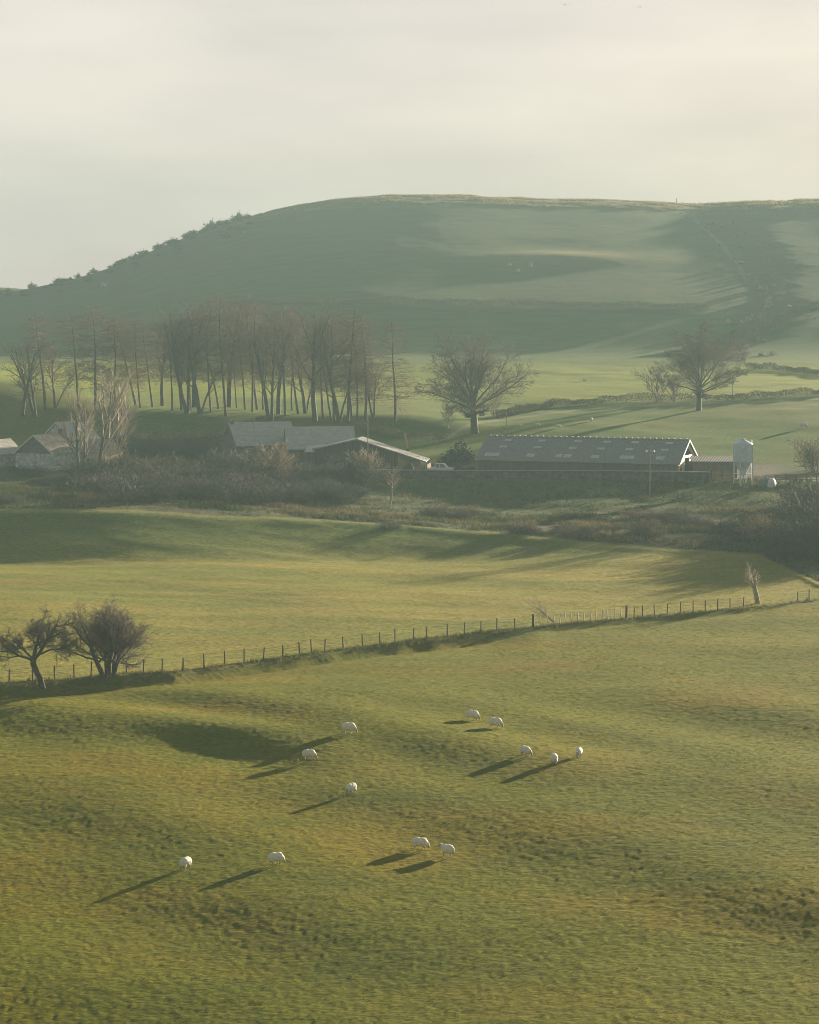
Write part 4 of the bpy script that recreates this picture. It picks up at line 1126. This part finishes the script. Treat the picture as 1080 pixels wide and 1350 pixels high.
def cottage(px, v_apex, v_base, wpx, Y, a, L, label, gable, roofm, cap=True):
    z = -(v_base - HV) / F * Y; W = wpx / F * Y; hr = (v_base - v_apex) / F * Y; he = hr * .47
    # local x runs along the ridge away from the gable, local y across the gable
    ax = a
    root = empty('cottage', ((px - CX) / F * Y, Y, z), ax, label, 'cottage')
    t = .2
    D = W
    m = MB()
    m.box(0, 0, -2, L, t, he); m.box(0, D - t, -2, L, D, he)
    m.box(0, t + .003, -2, t, D - t - .003, he * .98)
    m.prism([(L - t, t + .003, -2), (L - t, D - t - .003, -2), (L - t, D - t - .003, he), (L - t, D / 2, hr - .05), (L - t, t + .003, he)], (t, 0, 0))
    m.build('wall', M['lime'], root)
    MB().prism([(.0, t, he * .985), (.0, D - t, he * .985), (.0, D / 2, hr - .05)], (t, 0, 0)).build('gable', gable, root)
    rf = roof_part(root, L, D, he, hr, roofm, .3)
    m = MB(); k = (hr - he) / (D / 2)
    for ya, s in ((0, -1), (D, 1)):
        m.prism([(-.36, ya + s * .32, he - k * .32 - .1), (-.36, D / 2, hr - .1), (-.36, D / 2, hr + .2), (-.36, ya + s * .32, he - k * .32 + .2)], (.05, 0, 0))
    m.build('bargeboard', M['white'], root)
    if cap: MB().box(L - 1.0, D / 2 - .45, hr - .3, L - .2, D / 2 + .45, hr + .9).build('chimney', M['stone'], rf)
# gable corners: local y=0 is the gable's right-hand corner
cottage(70, 575, 619, 62, 424, R(62), 9, 'pale limewashed cottage with a dark patterned gable and a reddish lit roof slope', M['lattice'], M['rust'])
cottage(97, 558, 606, 56, 438, R(62), 9, 'grey-gabled cottage half hidden behind the limewashed one', M['lime'], M['slate'])
cottage(-6, 582, 614, 40, 430, R(62), 8, 'pale grey outbuilding cut off by the view\'s left side', M['lime'], M['slate'], cap=False)
def back_house():
    Y = 432
    root = empty('outhouse', ((108 - CX) / F * Y, Y, -28.6), R(-35), 'cream-walled outhouse glimpsed through the pale ash trees', 'house')
    walls_part(root, 6, 5, 3.4, 5.6, M['cream'], low=-2); roof_part(root, 6, 5, 3.4, 5.6, M['rust'], .25)
    w = MB().box(1.2, -.05, 1.0, 2.2, -.004, 2.2).build('window', M['white'], root)
    MB().box(1.3, -.08, 1.1, 2.1, -.053, 2.1).build('pane', M['glass'], w)
back_house()

def yard_wall():
    xs = [(452, 424), (520, 421), (600, 419), (700, 418), (800, 417), (880, 415), (936, 413)]
    P = [Vector(((a - CX) / F * b, b, 0)) for a, b in xs]
    top = [-(v - HV) / F * b for (a, b), v in zip(xs, (620, 620, 621, 621, 621, 622, 623))]
    root = empty('yard_wall', (P[0].x, P[0].y, -30), 0, 'long low concrete wall holding up the yard in front of the long shed', 'wall')
    m = MB(); c = MB()
    for i in range(len(P) - 1):
        a, b = P[i] - P[0], P[i + 1] - P[0]
        z0, z1 = top[i] + 30, top[i + 1] + 30
        m.prism([(a.x, a.y, -4), (b.x, b.y, -4), (b.x, b.y, z1), (a.x, a.y, z0)], (0, .3, 0))
        c.prism([(a.x, a.y - .06, z0 + .002), (b.x, b.y - .06, z1 + .002), (b.x, b.y + .36, z1 + .002), (a.x, a.y + .36, z0 + .002)], (0, 0, .14))
    m.build('blockwork', M['concrete'], root); c.build('coping', M['lead'], root)
yard_wall()

def clamp():
    Y = 428; x = (914 - CX) / F * Y
    root = empty('silage_clamp', (x, Y, -30.2), R(-3), 'low dark boarded clamp between the long shed\'s gable and the silo', 'clamp')
    m = MB(); m.box(0, 0, -1, 8.2, .25, 3.2); m.box(0, .253, -1, .25, 6, 3.2); m.box(7.95, .253, -1, 8.2, 6, 3.2)
    m.build('wall', M['timber'], root)
    MB().prism([(-.3, -.4, 3.25), (8.5, -.4, 3.25), (8.5, 6.3, 3.9), (-.3, 6.3, 3.9)], (0, 0, .1)).build('roof', M['darkside'], root)
    Y = 420; x = (938 - CX) / F * Y
    r2 = empty('yard_gate', (x, Y, -30.6), R(12), 'straw-coloured boarded barrier beside the silo legs', 'barrier')
    MB().box(0, 0, -.3, 4.3, .08, 2.3).build('panel', M['tawny'], r2)
    for xx in (0, 2.1, 4.3): MB().box(xx - .08, -.1, -.5, xx + .08, -.004, 2.6).build('post', M['post'], r2)
M['tawny'] = striped('tawny_boards', (.30, .25, .15), (.2, .165, .10), .3, 'Z')
clamp()

def silo():
    Y = 411; x = (980 - CX) / F * Y
    zb = -(643 - HV) / F * Y
    z = lambda v: (643 - v) / F * Y
    r = 12.2 / F * Y
    root = empty('feed_silo', (x, Y, zb), R(20), 'tall galvanised feed silo on four legs beside the yard', 'silo')
    prof = [(r, z(609))]
    for i in range(1, 9): prof += [(r + (.03 if i % 2 else 0), z(609) + (z(585) - z(609)) * i / 8)]
    MB().lathe(prof, 28).build('body', M['galv'], root, smooth=True)
    MB().lathe([(r + .08, z(585)), (r + .05, z(584.4)), (.35, z(579.5)), (.35, z(578)), (.0, z(577.6))], 28).build('cap', M['galv'], root, smooth=False)
    MB().lathe([(r, z(609)), (.35, z(627)), (.25, z(629)), (0, z(629))], 28).build('hopper', M['galv'], root)
    for k in range(4):
        t = math.pi / 4 + k * math.pi / 2; c, s = math.cos(t), math.sin(t); q = (r + .07)
        MB().prism([(q * c - .1, q * s - .1, -1.2), (q * c + .1, q * s - .1, -1.2), (q * c + .1, q * s + .1, -1.2), (q * c - .1, q * s + .1, -1.2)], (0, 0, z(586) + 1.2)).build('leg', M['galv'], root)
    m = MB(); q = r + .07
    cs = [(q * math.cos(math.pi / 4 + k * math.pi / 2), q * math.sin(math.pi / 4 + k * math.pi / 2)) for k in range(4)]
    for i in range(4):
        a, b = cs[i], cs[(i + 1) % 4]; m.tube((*a, z(624.5)), (*b, z(624.5)), .05, n=6)
    m.build('brace', M['galv'], root)
    m = MB(); lx = r + .12
    m.tube((lx, -.22, 0), (lx, -.22, z(580)), .03, n=6); m.tube((lx, .22, 0), (lx, .22, z(580)), .03, n=6)
    for i in range(24): m.tube((lx, -.22, .3 + i * .33), (lx, .22, .3 + i * .33), .02, n=5)
    m.build('ladder', M['galv'], root)
silo()

def tank():
    Y = 410; x = (1003 - CX) / F * Y
    root = empty('slurry_tank', (x, Y, -(652 - HV) / F * Y), R(-32), 'rounded horizontal tank with one bright sunlit end, beyond the silo', 'tank')
    r = 1.35; c = (0, 0, r + .35)
    MB().lathe([(0, -.25), (r * .6, -.18), (r * .92, 0), (r, .2), (r, 1.9)], 24, c, 'X').build('barrel', M['tank_shaded'], root, smooth=True)
    MB().lathe([(r + .01, 1.9), (r + .01, 2.2), (r * .95, 2.5), (r * .6, 2.75), (0, 2.85)], 24, c, 'X').build('end_cap', M['tank'], root, smooth=True)  # pale end and dark green barrel put the tank's light and shade into colour
    for xx in (.35, 1.7): MB().box(xx, -.8, -.8, xx + .2, .8, .6).build('cradle', M['post'], root)
    MB().tube((1.0, 0, c[2] + r - .02), (1.0, 0, c[2] + r + .18), .22, n=12).build('hatch', M['tank_shaded'], root)
    # post and rail pen beyond it
    Y2 = 412; x2 = (1023 - CX) / F * Y2; g = H1(x2, Y2)
    pen = empty('pen_fence', (x2, Y2, g), R(6), 'dark post and rail pen fence right of the tank', 'fence')
    for i in range(6):
        xx = i * 1.9; MB().box(xx - .07, -.07, -1.2, xx + .07, .07, 1.5).build('post', M['post'], pen)
    for zz in (.55, .95, 1.35): MB().box(-.1, -.12, zz, 9.7, -.073, zz + .13).build('rail', M['post'], pen)
tank()

def pole(px, v_top, v_base, label, r=.13, arms=True, lamp=False, y0=375, Y=None):
    g = hit(px, v_base, y0) if Y is None else at(px, Y)
    h = -(v_top - HV) / F * g.y - g.z
    root = empty('telegraph_pole', g, 0, label, 'pole')
    MB().tube((0, 0, -.5), (0, 0, h), r, r * .7, 10).build('shaft', M['pole'], root)
    if arms:
        MB().box(-.75, -.12, h - .55, .75, -.10 + .0, h - .43).build('crossarm', M['pole'], root)
        for s in (-.62, .62): MB().lathe([(.0, h - .43), (.12, h - .41), (.15, h - .25), (.08, h - .1), (0, h - .08)], 10, (s, -.11, 0)).build('insulator', M['white'], root)
    if lamp: MB().box(-.13, -.3, h - 3.2, .13, -.1, h - 2.6).build('junction_box', M['lead'], root)
M['pole'] = mat('pole_wood', (.30, .26, .20), .85, .2, 3)
pole(857, 593, 669, 'telegraph pole with white insulators standing on the bank before the long shed', lamp=True)
pole(485, 545, 640, 'thin tall pole rising in front of the dark barn', r=.1, arms=False, y0=375)
pole(966, 495, 527, 'thin far pole at the hedge right of the round-crowned oak', r=.09, arms=False, y0=450)
pole(668, 544, 562, 'short far pole on the track right of the big oak', r=.08, arms=False, y0=450)

def boom():
    Y = 446; x = (538 - CX) / F * Y
    root = empty('loader_arm', (x, Y, -30), 0, 'tilted bright pole of a machine sticking up behind the dark barn roof', 'machine')
    z1 = -(572 - HV) / F * Y + 30; z0 = -(592 - HV) / F * Y + 30
    MB().prism([(-.85, -.2, z1), (-.45, -.2, z1 + .1), (.2, -.2, z0), (-.2, -.2, z0)], (0, .35, 0)).build('arm', M['orange'], root)
    MB().prism([(-.2, -.2, z0 - .002), (.2, -.2, z0 - .002), (.35, -.2, 0), (-.1, -.2, 0)], (0, .35, 0)).build('mast', M['post'], root)
boom()

def van():
    Y = 430; x = (567 - CX) / F * Y
    root = empty('pickup_truck', (x, Y, -29.5), R(-12), 'pale pickup with a glass cab parked beside the dark barn, half behind the yard wall', 'vehicle')
    m = MB()
    side = [(0, .55), (4.3, .55), (4.35, 1.0), (4.2, 1.25), (3.3, 1.35), (0, 1.35)]
    m.prism([(a, 0, b) for a, b in side], (0, 1.75, 0))
    m.build('body', M['white'], root, bevel=.05)
    m = MB(); m.prism([(.7, .08, 1.353), (3.25, .08, 1.353), (2.6, .2, 2.15), (1.0, .2, 2.15)], (0, 1.5, 0)); cab = m.build('cab', M['white'], root, bevel=.04)
    MB().prism([(.95, .075, 1.42), (1.75, .075, 1.42), (1.75, .17, 2.05), (1.08, .17, 2.05)], (0, .04, 0)).build('window', M['glass'], cab)
    MB().prism([(1.85, .075, 1.42), (3.0, .075, 1.42), (2.52, .17, 2.05), (1.85, .17, 2.05)], (0, .04, 0)).build('window', M['glass'], cab)
    for xx in (.85, 3.45):
        for yy in (-.05, 1.6):
            w = MB(); w.lathe([(0, -.0), (.33, 0), (.36, .05), (.36, .17), (.33, .2), (0, .2)], 18)
            o = w.build('wheel', M['rubber'], root, loc=(xx, yy + .2, .36)); o.rotation_euler = (R(90), 0, 0)
    MB().box(4.33, .15, .85, 4.38, .45, 1.05).build('headlight', M['glass'], root)
    MB().box(4.33, 1.3, .85, 4.38, 1.6, 1.05).build('headlight', M['glass'], root)
van()

def heap(px, Y, w, h, label, seed, material='muck', name='muck_heap'):
    x = (px - CX) / F * Y; z = -30.15
    n = 26; m = MB(); rs = random.Random(seed); ph = [rs.random() * 6 for _ in range(6)]
    prof = []
    for i in range(9):
        t = i / 8; prof.append((w * math.cos(t * math.pi / 2), h * math.sin(t * math.pi / 2) ** .8))
    m.lathe(prof, n)
    m.v = [(vx * (1 + .16 * math.sin(3 * math.atan2(vy, vx) + ph[0]) + .09 * math.sin(7 * math.atan2(vy, vx) + ph[1] + vz * 3)), vy * .7 * (1 + .12 * math.sin(5 * math.atan2(vy, vx) + ph[2])),
            vz * (1 + .18 * math.sin(2.3 * vx + ph[3]) + .12 * math.sin(3.7 * vy + ph[4]))) for vx, vy, vz in m.v]
    tag(m.build(name, M[material], None, True, (x, Y, z)), label, 'heap')
heap(611, 427, 3.0, 2.3, 'rounded dark heap in the yard at the long shed\'s left end', 3)
heap(636, 426, 1.8, 1.8, 'smaller dark heap against the long shed\'s front corner', 4)
heap(537, 429, 1.3, 3.0, 'dark lumpy heap before the pale boarded end of the barn', 5)
g = Vector(((449 - CX) / F * 438, 438, -30))
m = MB(); m.lathe([(0, 0), (.7, .05), (.85, .5), (.8, 1.1), (.5, 1.5), (0, 1.6)], 18)
tag(m.build('feed_sack', M['white'], None, True, (g.x, g.y - 1.5, -29.2)), 'pale rounded sack standing in the dark barn\'s open bay', 'sack')
MB_ = MB(); MB_.box(-1.6, -.7, -.6, 1.6, .7, .85)
tag(MB_.build('pallet_stack', M['timber'], None, False, ((449 - CX) / F * 438, 436.5, -30.1), .04), 'low dark stack of boards under the pale sack in the open bay', 'boards')
m = MB(); m.box(-.7, 0, 0, .7, .1, 2.5)
o = tag(m.build('board_sheet', M['cream'], None, False, ((567.5 - CX) / F * 433, 433, -30)), 'sunlit cream sheet leaning at the end of the dark barn', 'board'); o.rotation_euler = (0, R(-14), R(60))

# ------------------------------------------------------------------ birds
def bird(px, v, D, span, heading, dih, label, seed):
    c = Vector(((px - CX) / F * D, D, -(v - HV) / F * D))
    m = MB()
    m.lathe([(0, -.22), (.035, -.17), (.06, -.02), (.05, .1), (.025, .18), (0, .23)], 8, (0, 0, 0), 'X')
    s = span / 2
    for sg in (1, -1):
        e = (.02, sg * s * .5, dih * s * .5 + .08); t = (-.12, sg * s, dih * s * .6)
        m.prism([(.09, 0, .02), (.11, e[1], e[2]), (-.08, e[1], e[2]), (-.09, 0, .02)], (0, 0, .015))
        m.prism([(.11, e[1], e[2]), t, (t[0] - .05, t[1], t[2]), (-.08, e[1], e[2])], (0, 0, .012))
    m.prism([(-.2, -.03, 0), (-.34, -.07, 0), (-.34, .07, 0), (-.2, .03, 0)], (0, 0, .012))
    o = tag(m.build('bird', M['bird'], None, False, c), label, 'bird', 'birds in the sky')
    o.rotation_euler = (0, 0, R(heading))
bird(744.5, 6, 480, .75, 100, .1, 'small dark bird flying at the top, left one of the close pair', 1)
bird(751.5, 6, 480, .85, 80, .5, 'small dark bird with arched wings, right one of the close pair', 2)
bird(844, 9.5, 470, .9, 60, .5, 'dark bird gliding alone at the top, right of the close pair', 3)
bird(699, 204.5, 480, 1.0, 70, -.2, 'dark bird flying lowest, just above the hill\'s skyline', 4)
bird(113, 36, 700, .8, 90, .2, 'faint far bird alone high on the left side of the sky', 5)

# gate post and far stakes on the crest
for i, (px, h) in enumerate(((892, 2.6), (900, 1.2), (922, 1.3), (934, 1.2), (948, 1.3))):
    p = at(px, 1099)
    tag(MB().tube((0, 0, -.3), (.05, 0, h), .14, .11, 6).build('stake', M['post'], None, False, p), 'tall stake on the crest above the gully' if i == 0 else 'short stake of the old fence on the crest above the gully', 'post', None if i == 0 else 'short stakes on the crest')

# ------------------------------------------------------------------ haze
HAZE = dict(density=.00054, colour=(.205, .303, .322), g=.0)
def haze():
    m = MB(); m.box(-1050, -40, -62, 1050, 1380, 74)
    mt, nt, out = _nodes('valley_haze')
    v = nt.nodes.new('ShaderNodeVolumePrincipled')
    v.inputs['Color'].default_value = (*HAZE['colour'], 1); v.inputs['Density'].default_value = HAZE['density']; v.inputs['Anisotropy'].default_value = HAZE['g']
    nt.links.new(v.outputs[0], out.inputs['Volume'])
    tag(m.build('haze', mt), kind='stuff')
haze()

# ------------------------------------------------------------------ sky, sun, camera
world = bpy.data.worlds.new('World'); scn.world = world; world.use_nodes = True
nt = world.node_tree
for n in list(nt.nodes): nt.nodes.remove(n)
N = nt.nodes.new; L = nt.links.new
out = N('ShaderNodeOutputWorld'); bg = N('ShaderNodeBackground'); bg.inputs['Strength'].default_value = .09
sky = N('ShaderNodeTexSky'); sky.sky_type = 'NISHITA'; sky.sun_disc = False; sky.sun_elevation = SUN_EL; sky.sun_rotation = SUN_AZ
sky.air_density = 1.0; sky.dust_density = 2.5; sky.ozone_density = 1.0; sky.altitude = 200
tc = N('ShaderNodeTexCoord'); mp = N('ShaderNodeMapping'); mp.inputs['Scale'].default_value = (2.2, 2.2, 9)
nz = N('ShaderNodeTexNoise'); nz.inputs['Scale'].default_value = 2.6; nz.inputs['Detail'].default_value = 5; nz.inputs['Roughness'].default_value = .5
L(tc.outputs['Generated'], mp.inputs['Vector']); L(mp.outputs['Vector'], nz.inputs['Vector'])
rp = N('ShaderNodeValToRGB'); rp.color_ramp.elements[0].position = .34; rp.color_ramp.elements[1].position = .66
rp.color_ramp.elements[0].color = (1.46, 1.32, 1.26, 1); rp.color_ramp.elements[1].color = (1.84, 1.65, 1.50, 1)
L(nz.outputs['Fac'], rp.inputs['Fac'])
# thin cloud: brightest low down, darker overhead
sp = N('ShaderNodeSeparateXYZ'); L(tc.outputs['Generated'], sp.inputs[0])
mr = N('ShaderNodeMapRange'); mr.inputs['From Min'].default_value = .12; mr.inputs['From Max'].default_value = .75; mr.inputs['To Min'].default_value = 1.0; mr.inputs['To Max'].default_value = .28
L(sp.outputs['Z'], mr.inputs['Value'])
# ... and brighter round the sun's quarter than behind the viewer
m2 = N('ShaderNodeMapRange'); m2.inputs['From Min'].default_value = -.6; m2.inputs['From Max'].default_value = .75; m2.inputs['To Min'].default_value = .55; m2.inputs['To Max'].default_value = 1.0
L(sp.outputs['Y'], m2.inputs['Value'])
mm = N('ShaderNodeMath'); mm.operation = 'MULTIPLY'; L(mr.outputs[0], mm.inputs[0]); L(m2.outputs[0], mm.inputs[1])
vm = N('ShaderNodeVectorMath'); vm.operation = 'SCALE'; L(rp.outputs['Color'], vm.inputs[0]); L(mm.outputs[0], vm.inputs['Scale'])
mx = N('ShaderNodeMix'); mx.data_type = 'RGBA'; mx.inputs['Factor'].default_value = .96
cz = N('ShaderNodeMix'); cz.data_type = 'RGBA'; cz.blend_type = 'MULTIPLY'; cz.inputs['B'].default_value = (.72, .98, 1.2, 1); m3 = N('ShaderNodeMapRange'); m3.inputs['From Min'].default_value = .2; m3.inputs['From Max'].default_value = .7
L(sp.outputs['Z'], m3.inputs['Value']); L(m3.outputs[0], cz.inputs['Factor']); L(vm.outputs[0], cz.inputs['A'])
L(sky.outputs['Color'], mx.inputs['A']); L(cz.outputs['Result'], mx.inputs['B']); L(mx.outputs['Result'], bg.inputs['Color'])
L(bg.outputs[0], out.inputs['Surface'])

sd = bpy.data.lights.new('sun', 'SUN'); sd.energy = 5.0; sd.angle = R(.6); sd.color = (1.0, .83, .62)
so = bpy.data.objects.new('sun', sd); COL.objects.link(so)
sdir = Vector((math.sin(SUN_AZ) * math.cos(SUN_EL), math.cos(SUN_AZ) * math.cos(SUN_EL), math.sin(SUN_EL)))
so.rotation_euler = sdir.to_track_quat('Z', 'Y').to_euler()

cd = bpy.data.cameras.new('camera'); co = bpy.data.objects.new('camera', cd); COL.objects.link(co)
cd.sensor_fit = 'HORIZONTAL'; cd.sensor_width = 36; cd.lens = 36 * F / 1080; cd.shift_y = -(675 - HV) / 1080 * (1080 / 1080)
co.location = (0, 0, 0); co.rotation_euler = (R(90), 0, 0); cd.clip_start = .5; cd.clip_end = 6000
scn.camera = co

scn.view_settings.view_transform = 'Standard'; scn.view_settings.look = 'None'
scn.view_settings.exposure = 2.5; scn.view_settings.gamma = 1
cy = scn.cycles
cy.volume_bounces = 1; cy.max_bounces = 6; cy.diffuse_bounces = 2; cy.glossy_bounces = 2; cy.transmission_bounces = 2; cy.use_denoising = True
cy.volume_step_rate = 4; cy.filter_width = .95; cy.use_adaptive_sampling = False; cy.sample_clamp_indirect = 3.0
